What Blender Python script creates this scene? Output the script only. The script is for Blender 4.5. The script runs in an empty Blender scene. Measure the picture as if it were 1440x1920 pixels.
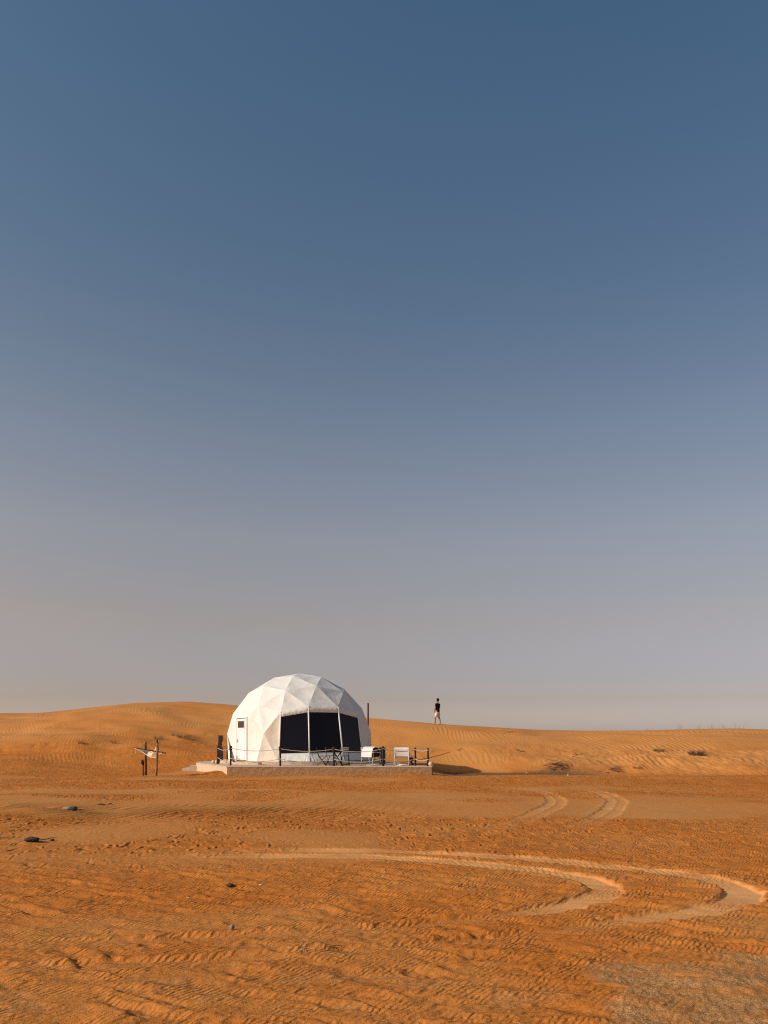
import bpy, math, random
import numpy as np
from mathutils import Vector, Matrix

random.seed(7)
R = math.radians
scene = bpy.context.scene
col = scene.collection

# ------------------------------------------------------------------ camera
EYE = 1.70
F = 1443.0            # focal length in photograph pixels (1440 x 1920)
HOR = 1385.0          # photograph row of the eye level
cam_d = bpy.data.cameras.new('camera')
cam_d.sensor_fit = 'VERTICAL'
cam_d.sensor_height = 36.0
cam_d.lens = 36.0 * F / 1920.0
cam_d.shift_y = (HOR - 960.0) / 1920.0
cam_d.clip_start = 0.1
cam_d.clip_end = 9000
cam = bpy.data.objects.new('camera', cam_d)
cam.location = (0, 0, EYE)
cam.rotation_euler = (R(90), 0, 0)
col.objects.link(cam)
scene.camera = cam

# ------------------------------------------------------------------ sky, sun, exposure
SUN_EL = R(27.5)
SUN_AZ = R(-116.0)    # clockwise from +Y (the view direction): the sun stands to the left, a little behind the camera
sun_vec = Vector((math.sin(SUN_AZ) * math.cos(SUN_EL), math.cos(SUN_AZ) * math.cos(SUN_EL), math.sin(SUN_EL)))
world = bpy.data.worlds.new('World')
scene.world = world
world.use_nodes = True
nt = world.node_tree
bg = nt.nodes['Background']
sky = nt.nodes.new('ShaderNodeTexSky')
sky.sky_type = 'NISHITA'
sky.sun_disc = False
sky.sun_elevation = SUN_EL
sky.sun_rotation = SUN_AZ
sky.altitude = 100
sky.air_density = 1.0
sky.dust_density = 1.0
sky.ozone_density = 1.0
# dusty desert air: tint of the sky by elevation only, all round
tc = nt.nodes.new('ShaderNodeTexCoord')
sep = nt.nodes.new('ShaderNodeSeparateXYZ')
ramp = nt.nodes.new('ShaderNodeValToRGB')
SKY_RAMP = [(0.0, (0.81, 0.71, 0.87)), (0.02, (0.76, 0.63, 0.72)), (0.05, (0.67, 0.495, 0.51)), (0.08, (0.69, 0.505, 0.50)),
            (0.15, (0.90, 0.585, 0.46)), (0.25, (1.04, 0.725, 0.565)), (0.36, (0.95, 0.745, 0.62)), (0.48, (0.74, 0.70, 0.63)),
            (0.58, (0.63, 0.68, 0.655)), (0.69, (0.555, 0.68, 0.68)), (1.0, (0.48, 0.66, 0.70))]
while len(ramp.color_ramp.elements) < len(SKY_RAMP):
    ramp.color_ramp.elements.new(0.5)
for e, (p, c) in zip(ramp.color_ramp.elements, SKY_RAMP):
    e.position = p
    e.color = (*c, 1)
mul = nt.nodes.new('ShaderNodeMix')
mul.data_type = 'RGBA'
mul.blend_type = 'MULTIPLY'
mul.inputs[0].default_value = 1.0
nt.links.new(tc.outputs['Generated'], sep.inputs[0])
nt.links.new(sep.outputs[2], ramp.inputs[0])
nt.links.new(sky.outputs[0], mul.inputs[6])
nt.links.new(ramp.outputs[0], mul.inputs[7])
# suspended dust brightens and warms the air towards the sun's side
dot = nt.nodes.new('ShaderNodeVectorMath')
dot.operation = 'DOT_PRODUCT'
dot.inputs[1].default_value = (math.sin(SUN_AZ), math.cos(SUN_AZ), 0)
mad = nt.nodes.new('ShaderNodeVectorMath')
mad.operation = 'MULTIPLY_ADD'
mad.inputs[1].default_value = (0.26, 0.20, 0.12)
mad.inputs[2].default_value = (1, 1, 1)
mul2 = nt.nodes.new('ShaderNodeMix')
mul2.data_type = 'RGBA'
mul2.blend_type = 'MULTIPLY'
mul2.inputs[0].default_value = 1.0
nt.links.new(tc.outputs['Generated'], dot.inputs[0])
nt.links.new(dot.outputs['Value'], mad.inputs[0])
nt.links.new(mul.outputs[2], mul2.inputs[6])
nt.links.new(mad.outputs[0], mul2.inputs[7])
nt.links.new(mul2.outputs[2], bg.inputs['Color'])
bg.inputs['Strength'].default_value = 0.15

sun_d = bpy.data.lights.new('sun', 'SUN')
sun_d.energy = 3.7
sun_d.angle = R(0.55)
sun_d.color = (1.0, 0.952, 0.88)
sun = bpy.data.objects.new('sun', sun_d)
sun.rotation_euler = sun_vec.to_track_quat('Z', 'Y').to_euler()
sun.location = (-40, 30, 40)
col.objects.link(sun)

scene.view_settings.view_transform = 'Standard'
scene.view_settings.look = 'None'
scene.view_settings.gamma = 1.0
scene.view_settings.exposure = 0.0
scene.view_settings.use_curve_mapping = False
scene.cycles.use_denoising = False        # keep the grain of the sand
scene.cycles.pixel_filter_type = 'BLACKMAN_HARRIS'
scene.cycles.filter_width = 1.15


# ------------------------------------------------------------------ helpers: materials
def mat(name, base, rough=0.85, spec=0.2, noise=None, bump=None, metallic=0.0):
    """noise = (scale, colour2, contrast), bump = (scale, strength, distance)"""
    m = bpy.data.materials.new(name)
    m.use_nodes = True
    t = m.node_tree
    p = t.nodes['Principled BSDF']
    p.inputs['Base Color'].default_value = (*base, 1)
    p.inputs['Roughness'].default_value = rough
    p.inputs['Specular IOR Level'].default_value = spec
    p.inputs['Metallic'].default_value = metallic
    tc_ = t.nodes.new('ShaderNodeTexCoord')
    if noise:
        n = t.nodes.new('ShaderNodeTexNoise')
        n.inputs['Scale'].default_value = noise[0]
        n.inputs['Detail'].default_value = 6
        n.inputs['Roughness'].default_value = 0.65
        r = t.nodes.new('ShaderNodeValToRGB')
        w = noise[2]
        r.color_ramp.elements[0].position = 0.5 - w
        r.color_ramp.elements[1].position = 0.5 + w
        r.color_ramp.elements[0].color = (*base, 1)
        r.color_ramp.elements[1].color = (*noise[1], 1)
        t.links.new(tc_.outputs['Object'], n.inputs['Vector'])
        t.links.new(n.outputs[0], r.inputs[0])
        t.links.new(r.outputs[0], p.inputs['Base Color'])
    if bump:
        n = t.nodes.new('ShaderNodeTexNoise')
        n.inputs['Scale'].default_value = bump[0]
        n.inputs['Detail'].default_value = 5
        b = t.nodes.new('ShaderNodeBump')
        b.inputs['Strength'].default_value = bump[1]
        b.inputs['Distance'].default_value = bump[2]
        t.links.new(tc_.outputs['Object'], n.inputs['Vector'])
        t.links.new(n.outputs[0], b.inputs['Height'])
        t.links.new(b.outputs[0], p.inputs['Normal'])
    return m


# ------------------------------------------------------------------ helpers: meshes and objects
class MB:
    def __init__(self):
        self.v = []
        self.f = []

    def add(self, verts, faces):
        o = len(self.v)
        self.v += [tuple(p) for p in verts]
        self.f += [tuple(i + o for i in f) for f in faces]
        return self

    def box(self, c, s, rot=None):
        sx, sy, sz = s[0] / 2, s[1] / 2, s[2] / 2
        vs = [Vector((x * sx, y * sy, z * sz)) for z in (-1, 1) for y in (-1, 1) for x in (-1, 1)]
        if rot is not None:
            vs = [rot @ v for v in vs]
        vs = [v + Vector(c) for v in vs]
        return self.add(vs, [(0, 2, 3, 1), (4, 5, 7, 6), (0, 1, 5, 4), (2, 6, 7, 3), (0, 4, 6, 2), (1, 3, 7, 5)])

    def tube(self, pts, rad, n=8, cap=True):
        pts = [Vector(p) for p in pts]
        if not isinstance(rad, (list, tuple)):
            rad = [rad] * len(pts)
        rings = []
        up = None
        for i, p in enumerate(pts):
            a = pts[max(i - 1, 0)]
            b = pts[min(i + 1, len(pts) - 1)]
            d = (b - a).normalized()
            if up is None:
                up = Vector((0, 0, 1)) if abs(d.z) < 0.9 else Vector((1, 0, 0))
            s = d.cross(up).normalized()
            up = s.cross(d).normalized()
            rings.append([p + (s * math.cos(2 * math.pi * k / n) + up * math.sin(2 * math.pi * k / n)) * rad[i]
                          for k in range(n)])
        vs = [v for r in rings for v in r]
        fs = []
        for i in range(len(pts) - 1):
            for k in range(n):
                k2 = (k + 1) % n
                fs.append((i * n + k, i * n + k2, (i + 1) * n + k2, (i + 1) * n + k))
        if cap:
            fs.append(tuple(reversed(range(n))))
            fs.append(tuple((len(pts) - 1) * n + k for k in range(n)))
        return self.add(vs, fs)

    def prism(self, poly, z0, z1):
        n = len(poly)
        vs = [(x, y, z0) for x, y in poly] + [(x, y, z1) for x, y in poly]
        fs = [tuple(reversed(range(n))), tuple(range(n, 2 * n))]
        fs += [(i, (i + 1) % n, n + (i + 1) % n, n + i) for i in range(n)]
        return self.add(vs, fs)

    def grid(self, P):
        """P[i][j] points"""
        ni, nj = len(P), len(P[0])
        vs = [p for row in P for p in row]
        fs = [(i * nj + j, i * nj + j + 1, (i + 1) * nj + j + 1, (i + 1) * nj + j)
              for i in range(ni - 1) for j in range(nj - 1)]
        return self.add(vs, fs)

    def build(self, name, material, parent=None, smooth=False, loc=None):
        me = bpy.data.meshes.new(name)
        vs = self.v
        if loc is not None:
            vs = [(x - loc[0], y - loc[1], z - loc[2]) for x, y, z in vs]
        me.from_pydata(vs, [], self.f)
        me.materials.append(material)
        if smooth:
            me.polygons.foreach_set('use_smooth', [True] * len(me.polygons))
        me.update()
        o = bpy.data.objects.new(name, me)
        col.objects.link(o)
        if loc is not None:
            o.location = loc
        if parent is not None:
            o.parent = parent
        return o


def tag(o, label=None, cat=None, group=None, kind=None):
    if label:
        o['label'] = label
    if cat:
        o['category'] = cat
    if group:
        o['group'] = group
    if kind:
        o['kind'] = kind
    return o


def thing(name, loc, label, cat, group=None, rz=0.0):
    o = bpy.data.objects.new(name, None)
    o.location = loc
    o.rotation_euler = (0, 0, rz)
    o.empty_display_size = 0.2
    col.objects.link(o)
    return tag(o, label, cat, group)


# ------------------------------------------------------------------ terrain: noise and height
_rng = np.random.RandomState(11)
_perm = np.concatenate([_rng.permutation(256)] * 3)
_ang = _rng.rand(256) * 2 * np.pi
_gx, _gy = np.cos(_ang), np.sin(_ang)


def perlin(x, y, seed=0):
    x = np.asarray(x, dtype=np.float64) + seed * 17.37
    y = np.asarray(y, dtype=np.float64) - seed * 9.71
    xi = np.floor(x).astype(np.int64)
    yi = np.floor(y).astype(np.int64)
    xf = x - xi
    yf = y - yi
    xi &= 255
    yi &= 255
    u = xf * xf * xf * (xf * (xf * 6 - 15) + 10)
    v = yf * yf * yf * (yf * (yf * 6 - 15) + 10)

    def g(dx, dy):
        h = _perm[_perm[xi + dx] + yi + dy]
        return _gx[h] * (xf - dx) + _gy[h] * (yf - dy)
    a = g(0, 0)
    b = g(1, 0)
    c = g(0, 1)
    d = g(1, 1)
    return ((a + u * (b - a)) * (1 - v) + (c + u * (d - c)) * v) * 1.4


def fbm(x, y, oct=3, seed=0):
    s, a = 0, 1.0
    for i in range(oct):
        s = s + a * perlin(x * 2 ** i, y * 2 ** i, seed + i * 3)
        a *= 0.5
    return s


def sstep(a, b, x):
    t = np.clip((x - a) / (b - a), 0, 1)
    return t * t * (3 - 2 * t)


def flat_pt(px, py, z=0.0):
    """photograph pixel -> point on level sand"""
    Y = (EYE - z) * F / (py - HOR)
    return ((px - 720.0) * Y / F, Y)


def at(px, py, Y):
    return Vector(((px - 720.0) * Y / F, Y, EYE - (py - HOR) * Y / F))


# crest of the dunes: (pixel x, pixel y, distance)
CREST_PX = [(-700, 1345, 66), (-300, 1341, 66), (0, 1337, 65), (70, 1337, 65), (150, 1329, 65), (250, 1318, 64),
            (350, 1315, 64), (430, 1321, 63), (560, 1335, 60), (700, 1347, 57), (770, 1352.5, 56), (822, 1357.5, 55.6),
            (900, 1362, 55.6), (1000, 1368, 56), (1080, 1370, 56), (1200, 1370, 56), (1300, 1367, 56),
            (1380, 1366, 56), (1440, 1368, 56), (1800, 1372, 57), (2400, 1372, 58)]
_cx = np.array([(p[0] - 720) * p[2] / F for p in CREST_PX])
_cz = np.array([EYE - (p[1] - HOR) * p[2] / F for p in CREST_PX])
_cy = np.array([p[2] for p in CREST_PX], dtype=float)
_dense = np.linspace(-70, 75, 1451)


def _smooth(a, n=21):
    k = np.hanning(n + 2)[1:-1]
    k /= k.sum()
    return np.convolve(np.pad(a, n // 2, mode='edge'), k, mode='valid')


_dz = _smooth(np.interp(_dense, _cx, _cz), 25)
_dy = _smooth(np.interp(_dense, _cx, _cy), 41)
_foot = _smooth(np.interp(_dense, [-40, -20, -10, -3, 4, 9, 14, 20, 40], [37, 39, 43, 47, 46, 43, 39.5, 37.5, 36]), 61)

# tyre tracks, as pixel rows of the photograph laid down on the level sand
TRACKS = {
    'inner': [(200, 1604), (420, 1604), (560, 1606), (700, 1611), (850, 1619), (960, 1628), (1050, 1640), (1110, 1653), (1138, 1667),
              (1120, 1682), (1050, 1698), (930, 1714), (780, 1730), (600, 1744), (400, 1756), (200, 1766), (-40, 1772)],
    'outer': [(300, 1597), (500, 1596), (640, 1598), (780, 1602), (900, 1607), (1020, 1614), (1130, 1624), (1240, 1636), (1330, 1651),
              (1392, 1672), (1385, 1690), (1320, 1706), (1200, 1722), (1060, 1741), (900, 1757), (700, 1776), (480, 1793),
              (250, 1806), (0, 1814), (-200, 1816)],
    'far_a': [(940, 1477), (1000, 1482), (1030, 1489), (1043, 1500), (1032, 1514), (1000, 1530), (950, 1545), (880, 1556), (800, 1562)],
    'far_b': [(1040, 1475), (1100, 1481), (1138, 1490), (1156, 1502), (1148, 1516), (1120, 1534), (1080, 1549), (1020, 1562), (930, 1572)],
}


def catmull(pts, n=12):
    pts = [np.array(p, float) for p in pts]
    P = [2 * pts[0] - pts[1]] + pts + [2 * pts[-1] - pts[-2]]
    out = []
    for i in range(1, len(P) - 2):
        for k in range(n):
            t = k / n
            a, b, c, d = P[i - 1], P[i], P[i + 1], P[i + 2]
            out.append(0.5 * (2 * b + (c - a) * t + (2 * a - 5 * b + 4 * c - d) * t * t + (3 * b - a - 3 * c + d) * t ** 3))
    out.append(pts[-1])
    return np.array(out)


TRK = {k: catmull([flat_pt(*p) for p in v], 10) for k, v in TRACKS.items()}


def poly_dist(X, Y, pts):
    """signed distance to a polyline and arc length, vectorised"""
    best = np.full(X.shape, 1e9)
    sd = np.zeros(X.shape)
    ss = np.zeros(X.shape)
    s0 = 0.0
    for a, b in zip(pts[:-1], pts[1:]):
        dx, dy = b - a
        L2 = dx * dx + dy * dy
        L = math.sqrt(L2)
        t = np.clip(((X - a[0]) * dx + (Y - a[1]) * dy) / L2, 0, 1)
        ex = X - a[0] - t * dx
        ey = Y - a[1] - t * dy
        d2 = ex * ex + ey * ey
        m = d2 < best
        best = np.where(m, d2, best)
        sd = np.where(m, np.sign(dx * ey - dy * ex), sd)
        ss = np.where(m, s0 + t * L, ss)
        s0 += L
    return np.sqrt(best) * sd, ss, s0


DECK = [(-7.33, 35.9), (2.22, 35.75), (2.30, 36.3), (1.35, 37.9), (0.55, 41.0), (-0.6, 45.2), (-8.2, 46.2), (-10.4, 43.2), (-10.0, 41.0)]


def macro(X, Y):
    cz = np.interp(X, _dense, _dz)
    cy = np.interp(X, _dense, _dy)
    ft = np.interp(X, _dense, _foot)
    t = (Y - ft) / (cy - ft)
    tc_ = np.clip(t, 0, 1)
    prof = 0.42 * tc_ + 0.58 * tc_ * tc_ * (3 - 2 * tc_)
    prof = prof * sstep(-0.02, 0.15, t)
    # benches and hollows on the slopes
    und = fbm(X / 9.0, Y / 5.0, 3, 4) * 0.42 * tc_ * (1 - tc_) * 4 * np.clip(cz / 4, 0.35, 1)
    z = cz * prof + und
    b = np.maximum(Y - cy, 0)
    z = np.where(t > 1, cz - 0.05 * b - 0.004 * b * b, z)
    far = sstep(70, 110, Y)
    z = np.where(t > 1, np.maximum(z, -0.5 + 0.8 * fbm(X / 40.0, Y / 40.0, 2, 9)), z) * (1 - far) + far * (0.6 * fbm(X / 60.0, Y / 60.0, 2, 9) - 0.3)
    # the level in front, with a low lip at its far right end and a hollow behind it
    flat = 1 - sstep(0.0, 0.25, t)
    lip = sstep(1.5, 4.5, X)
    z = z + flat * lip * (0.07 * np.exp(-((Y - 33.6) / 1.1) ** 2) - 0.27 * sstep(34.8, 39.5, Y))
    z = z + flat * 0.05 * fbm(X / 4.5, Y / 4.5, 2, 21) * sstep(2, 9, np.abs(Y - 2))
    z = z + flat * 0.06 * fbm(X / 7.0, Y / 9.0, 2, 25) * sstep(14, 22, Y)
    return z, t


MOUNDS = []   # (X, Y, radius, height) filled below, after macro() is known


def ray_ground(px, py, hfun):
    dx, dz = (px - 720.0) / F, -(py - HOR) / F
    Ys = np.concatenate([np.arange(3, 30, 0.02), np.arange(30, 90, 0.04)])
    z = hfun(dx * Ys, Ys)
    below = np.where(EYE + dz * Ys <= z)[0]
    i = below[0] if len(below) else len(Ys) - 1
    return float(dx * Ys[i]), float(Ys[i])


def macro_z(X, Y):
    return macro(X, Y)[0]


for (px, py, rad, hh) in [(1045, 1441, 1.3, 0.28), (1105, 1436, 1.1, 0.16), (1150, 1447, 0.7, 0.16), (1200, 1424, 1.6, 0.22), (1170, 1412, 1.2, 0.18),
                          (1235, 1411, 1.0, 0.2), (1300, 1418, 1.2, 0.28), (1275, 1430, 0.9, 0.18), (1085, 1420, 1.0, 0.16),
                          (1360, 1430, 1.4, 0.15), (1195, 1441, 0.7, 0.14), (1400, 1446, 1.2, 0.15), (45, 1397, 2.2, 0.25),
                          (150, 1407, 1.6, 0.15), (60, 1524, 0.85, 0.10), (15, 1512, 0.7, 0.06), (120, 1516, 0.5, 0.05),
                          (62, 1581, 0.28, 0.04), (410, 1449, 0.9, 0.10), (570, 1783, 0.24, 0.03), (1350, 1850, 0.5, 0.05), (1180, 1880, 0.4, 0.04),
                          (350, 1384, 1.0, 0.15), (905, 1404, 1.6, 0.15), (970, 1374, 1.4, 0.14)]:
    MOUNDS.append((*ray_ground(px, py, macro_z), rad, hh))
MOUNDS.append((-8.0, 36.6, 0.9, 0.20))
MOUNDS.append((1.2, 35.5, 1.2, 0.09))
MOUNDS.append((-0.6, 35.6, 0.9, 0.05))
MOUNDS.append((-4.6, 35.7, 1.6, 0.05))


def saw(p, k=0.8):
    """asymmetric ripple, gentle rise over k of the wave, steep fall"""
    q = p - np.floor(p)
    a = 0.5 - 0.5 * np.cos(np.pi * q / k)
    b = 0.5 + 0.5 * np.cos(np.pi * (q - k) / (1 - k))
    return np.where(q < k, a, b)


def surface(X, Y):
    """height and colour masks of the sand at world positions (float arrays)"""
    X = np.asarray(X, float)
    Y = np.asarray(Y, float)
    z, t = macro(X, Y)
    for (mx, my, mr, mh) in MOUNDS:
        d = np.hypot(X - mx, Y - my) / mr
        k = d < 2.6
        if np.any(k):
            z = z + np.where(k, mh * np.exp(-d * d * 1.6), 0)
    flat = 1 - sstep(0.0, 0.2, t)
    slope = 1 - flat
    fade = 1 - sstep(80, 120, np.hypot(X, Y))
    # how rough the crusted level is, patch by patch
    p1 = fbm(X / 3.2, Y / 4.0, 2, 31)
    p2 = fbm(X / 6.5, Y / 5.0, 2, 37)
    smoothband = sstep(0.15, 0.5, p2 + 0.55 * np.exp(-((Y - 21.5) / 3.0) ** 2))
    pale = 0.55 * smoothband + 0.25 * sstep(0.1, 0.5, p1) * flat
    # lee scars of the crust: long low steps, crossed by short ripples
    wx = X + 0.05 * fbm(X / 0.25, Y / 0.25, 2, 41) + 0.22 * perlin(X / 1.1, Y / 1.1, 43)
    wy = Y + 0.06 * fbm(X / 0.30, Y / 0.22, 3, 47) + 0.22 * perlin(X / 1.0, Y / 0.8, 49)
    near = 1 - sstep(9.5, 13.5, Y)
    scar = saw((0.45 * wx + 0.89 * wy) / 0.32, 0.72)
    scar_m = sstep(-0.2, 0.35, fbm(X / 0.55, Y / 0.4, 2, 53))
    scar_b = saw((0.20 * wx + 0.98 * wy + 0.1 * perlin(X / 0.7, Y / 0.7, 57)) / 0.17, 0.70)
    scar_bm = sstep(-0.1, 0.4, fbm(X / 0.5, Y / 0.3, 2, 55))
    scar2 = saw((0.62 * wx - 0.78 * wy) / 0.12, 0.66)
    scar2_m = sstep(-0.15, 0.4, fbm(X / 0.4, Y / 0.5, 2, 59))
    amp = flat * (1 - 0.8 * smoothband) * fade
    mid = sstep(8.5, 13, Y)
    rel = amp * (0.034 * near * (scar - 0.5) * (0.10 + 0.90 * scar_m)
                 + 0.013 * near * (scar_b - 0.5) * scar_bm
                 + 0.010 * (1 - mid) * (scar2 - 0.5) * scar2_m)
    # short flecked pits and steps of the middle distance
    fl = saw((0.9 * X + 0.25 * Y + 0.14 * fbm(X / 0.25, Y / 0.5, 2, 68)) / 0.13, 0.70) - 0.5
    flm = sstep(-0.05, 0.40, fbm(X / 0.20, Y / 0.55, 2, 69))
    rel = rel + amp * mid * 0.030 * fl * flm
    lump = fbm(X / 0.35, Y / 0.35, 4, 71)
    rel = rel + amp * (0.007 + 0.008 * mid) * lump
    # open ripples blown over smoother sand (left middle distance)
    ripb = saw((0.93 * X - 0.36 * Y + 0.25 * fbm(X / 1.6, Y / 1.6, 2, 73)) / 0.26, 0.7)
    band = np.exp(-((Y - (18.0 + 0.12 * (X + 6))) / 2.3) ** 2) * sstep(2.0, -3.0, X + 1.5 * perlin(X / 2, Y / 2, 5))
    rel = rel * (1 - 0.6 * band) + 0.029 * band * (ripb - 0.5) * flat
    # dune ripples
    wu = X + 0.9 * perlin(X / 6.0, Y / 5.0, 81) + 0.40 * perlin(X / 2.2, Y / 2.2, 83)
    rgt = sstep(9, 15, X)
    wv = wu + 0.30 * Y + 0.07 * perlin(X / 0.7, Y / 0.7, 85)
    dr = saw(wv / 0.23, 0.60) * (1 - rgt) * (0.014 + 0.010 * sstep(-6, 0, X)) + saw(wv / 0.34, 0.60) * rgt * 0.052
    dm = sstep(-0.30, 0.22, fbm(X / 7.5, Y / 4.2, 2, 87) + 0.15 * sstep(-4, 0, X) + 0.45 * rgt * sstep(0.4, 0.6, t))
    crest_smooth = 1 - 0.75 * sstep(0.86, 0.99, t)
    back = 1 - sstep(1.0, 1.25, t)
    rel = rel + slope * back * fade * dm * crest_smooth * dr
    rough = sstep(0.05, 0.45, fbm(X / 2.5, Y / 2.0, 2, 91))
    rel = rel + slope * back * fade * rough * (1 - dm * 0.6) * 0.05 * fbm(X / 0.6, Y / 0.6, 3, 93) * sstep(0.75, 0.4, t)
    # broken ground among the shrub mounds to the right
    br = sstep(7, 12, X) * sstep(0.62, 0.35, t) * slope
    rel = rel + br * 0.07 * fbm(X / 0.75, Y / 0.6, 3, 95)
    upper = np.maximum(sstep(0.28, 0.50, t + 0.10 * fbm(X / 5.0, Y / 3.0, 2, 123)), sstep(-8, 0, X))
    pale = np.maximum(pale, slope * (0.10 + 0.45 * upper + 0.3 * dm * (0.3 + 0.7 * upper)))
    # grit: grey coarse crust at the lower right, and the strip along the right dune foot
    gx = X - 1.15 + 0.5 * fbm(X / 0.5, Y / 0.5, 2, 97)
    grit = sstep(0.0, 0.5, gx) * sstep(6.0, 5.55, Y + 0.35 * fbm(X / 0.7, Y / 0.5, 2, 99) - 0.06 * X)
    grit = np.maximum(grit, 0.35 * sstep(0.25, 0.6, fbm(X / 0.5, Y / 0.4, 3, 103)) * sstep(7.4, 5.2, Y))
    grit = grit * (0.55 + 0.45 * sstep(-0.3, 0.2, fbm(X / 0.35, Y / 0.18, 2, 101)))
    strip = sstep(2.5, 3.5, X) * sstep(15, 9, X) * np.exp(-((Y - 42.3) / 1.7) ** 2) * np.maximum(flat, 0.6)
    gs = np.maximum(grit, 0)
    rel = rel * (1 - 0.55 * gs) + gs * 0.011 * fbm(X / 0.07, Y / 0.07, 2, 105) + gs * 0.012 * fbm(X / 0.3, Y / 0.2, 2, 107)
    # tyre tracks
    trk = np.zeros(X.shape)
    for name, pts in TRK.items():
        x0, y0 = pts.min(0) - 0.9
        x1, y1 = pts.max(0) + 0.9
        k = (X > x0) & (X < x1) & (Y > y0) & (Y < y1)
        if not np.any(k):
            continue
        xs, ys = X[k], Y[k]
        d, s, L = poly_dist(xs, ys, pts)
        far = name.startswith('far')
        w = 0.25 if far else 0.17
        d = d + 0.05 * perlin(xs / 0.55, ys / 0.3, 110) + (0.010 + 0.020 * sstep(-0.15, 0.45, perlin(s / 1.1, s * 0, 109))) * fbm(xs / 0.19, ys / 0.13, 3, 111)
        ad = np.abs(d)
        ends = sstep(0, 4.0 if far else 3.5, s) * sstep(L, L - (7.0 if far else 1.2), s) * (0.75 + 0.5 * perlin(s / 0.9, s * 0, 121))
        old = 0.0 if far else sstep(0.56, 0.72, s / L)
        w = w * (1 - 0.45 * old)
        inside = sstep(w + 0.05, w - 0.02, ad) * ends
        berm = np.exp(-((ad - w - 0.09) / 0.06) ** 2) * ends * (0.6 + 0.8 * perlin(s / 0.35, d * 0, 113))
        turn = np.exp(-((s / L - 0.53) / 0.06) ** 2) if not far else 0
        depth = (0.022 + 0.022 * turn) if not far else 0.026
        tread = saw((s * 1.0 + 0.9 * d) / 0.10, 0.6) - 0.5
        prof = -depth * inside + (0.004 + 0.004 * turn + 0.003 * far) * berm
        if far:
            prof = prof + 0.016 * ends * np.exp(-((d) / 0.05) ** 2)
        if not far:
            prof = prof + 0.012 * old * ends * np.exp(-((d + w + 0.05) / 0.045) ** 2) - 0.026 * old * ends * np.exp(-np.clip((d + w) / 0.11, 0, 9)) * sstep(-w - 0.035, -w, d) * (0.5 + 0.5 * sstep(-0.3, 0.3, perlin(s / 0.6, s * 0, 119)))
        rk = rel[k] * (1 - inside * (0.85 - 0.25 * old)) + prof + 0.009 * tread * (1 - turn) * inside * (1 - old) * (1 - far)
        rel[k] = rk
        trk[k] = np.maximum(trk[k], (0.5 if far else 1.0) * inside * (1 - 0.85 * old) + 0.25 * np.clip(berm, 0, 1) * (1 - old))
    # parallel faint wheel marks across the left foreground
    lines = np.exp(-((Y - 10.6 + 0.1 * X) / 0.75) ** 2) * sstep(1.0, -1.0, X)
    rel = rel * (1 - 0.6 * lines) + lines * 0.010 * fbm(X / 2.5, Y / 0.16, 3, 117)
    pale = np.maximum(pale, 0.35 * lines)
    return z + rel, np.clip(pale, 0, 1), np.clip(trk, 0, 1), np.clip(gs, 0, 1), np.clip(strip, 0, 1)


def ground_z(x, y):
    return float(surface(np.array([x]), np.array([y]))[0][0])


def ground_at(px, py):
    x, y = ray_ground(px, py, lambda a, b: surface(a, b)[0])
    return Vector((x, y, ground_z(x, y)))


# ------------------------------------------------------------------ terrain mesh: one sheet, finer where the photograph looks closely
def build_ground():
    ys = [-60, -30, -12, -5, -1, 1.0, 2.2, 3.0]
    y = 3.4
    while y < 34:
        ys.append(y)
        y += max(0.0036 * y, 0.010)
    while y < 66.5:
        ys.append(y)
        y += 0.115
    step = 0.3
    while y < 2500:
        ys.append(y)
        y += step
        step *= 1.16
    ys = np.array(ys)
    dense = np.linspace(-0.53, 0.53, 1000)
    outer = 0.53 + np.array([0.01 * (1.22 ** i) * 1.0 for i in range(1, 29)]).cumsum() * 0.5
    sl = np.concatenate([-outer[::-1], dense, outer])
    wid = 1.2 + np.maximum(ys, 0) + 0.8 * np.maximum(-ys, 0)
    X = wid[:, None] * sl[None, :]
    Y = np.repeat(ys[:, None], len(sl), 1)
    ny, nx = X.shape
    z, pale, trk, grit, strip = surface(X.ravel(), Y.ravel())
    co = np.stack([X.ravel(), Y.ravel(), z], 1).astype(np.float32)
    idx = np.arange(ny * nx).reshape(ny, nx)
    q = np.stack([idx[:-1, :-1], idx[:-1, 1:], idx[1:, 1:], idx[1:, :-1]], -1).reshape(-1, 4).astype(np.int32)
    me = bpy.data.meshes.new('sand_ground')
    me.vertices.add(len(co))
    me.vertices.foreach_set('co', co.ravel())
    me.loops.add(q.size)
    me.loops.foreach_set('vertex_index', q.ravel())
    me.polygons.add(len(q))
    me.polygons.foreach_set('loop_start', np.arange(0, q.size, 4, dtype=np.int32))
    me.polygons.foreach_set('loop_total', np.full(len(q), 4, dtype=np.int32))
    me.polygons.foreach_set('use_smooth', np.ones(len(q), dtype=bool))
    me.update(calc_edges=True)
    for nm, a in (('pale', pale), ('track', trk), ('grit', grit), ('strip', strip)):
        at_ = me.attributes.new(nm, 'FLOAT', 'POINT')
        at_.data.foreach_set('value', a.astype(np.float32))
    o = bpy.data.objects.new('sand_ground', me)
    o['kind'] = 'structure'
    col.objects.link(o)
    print('ground', ny, nx, ny * nx * 2, 'tris')
    return o


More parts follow.
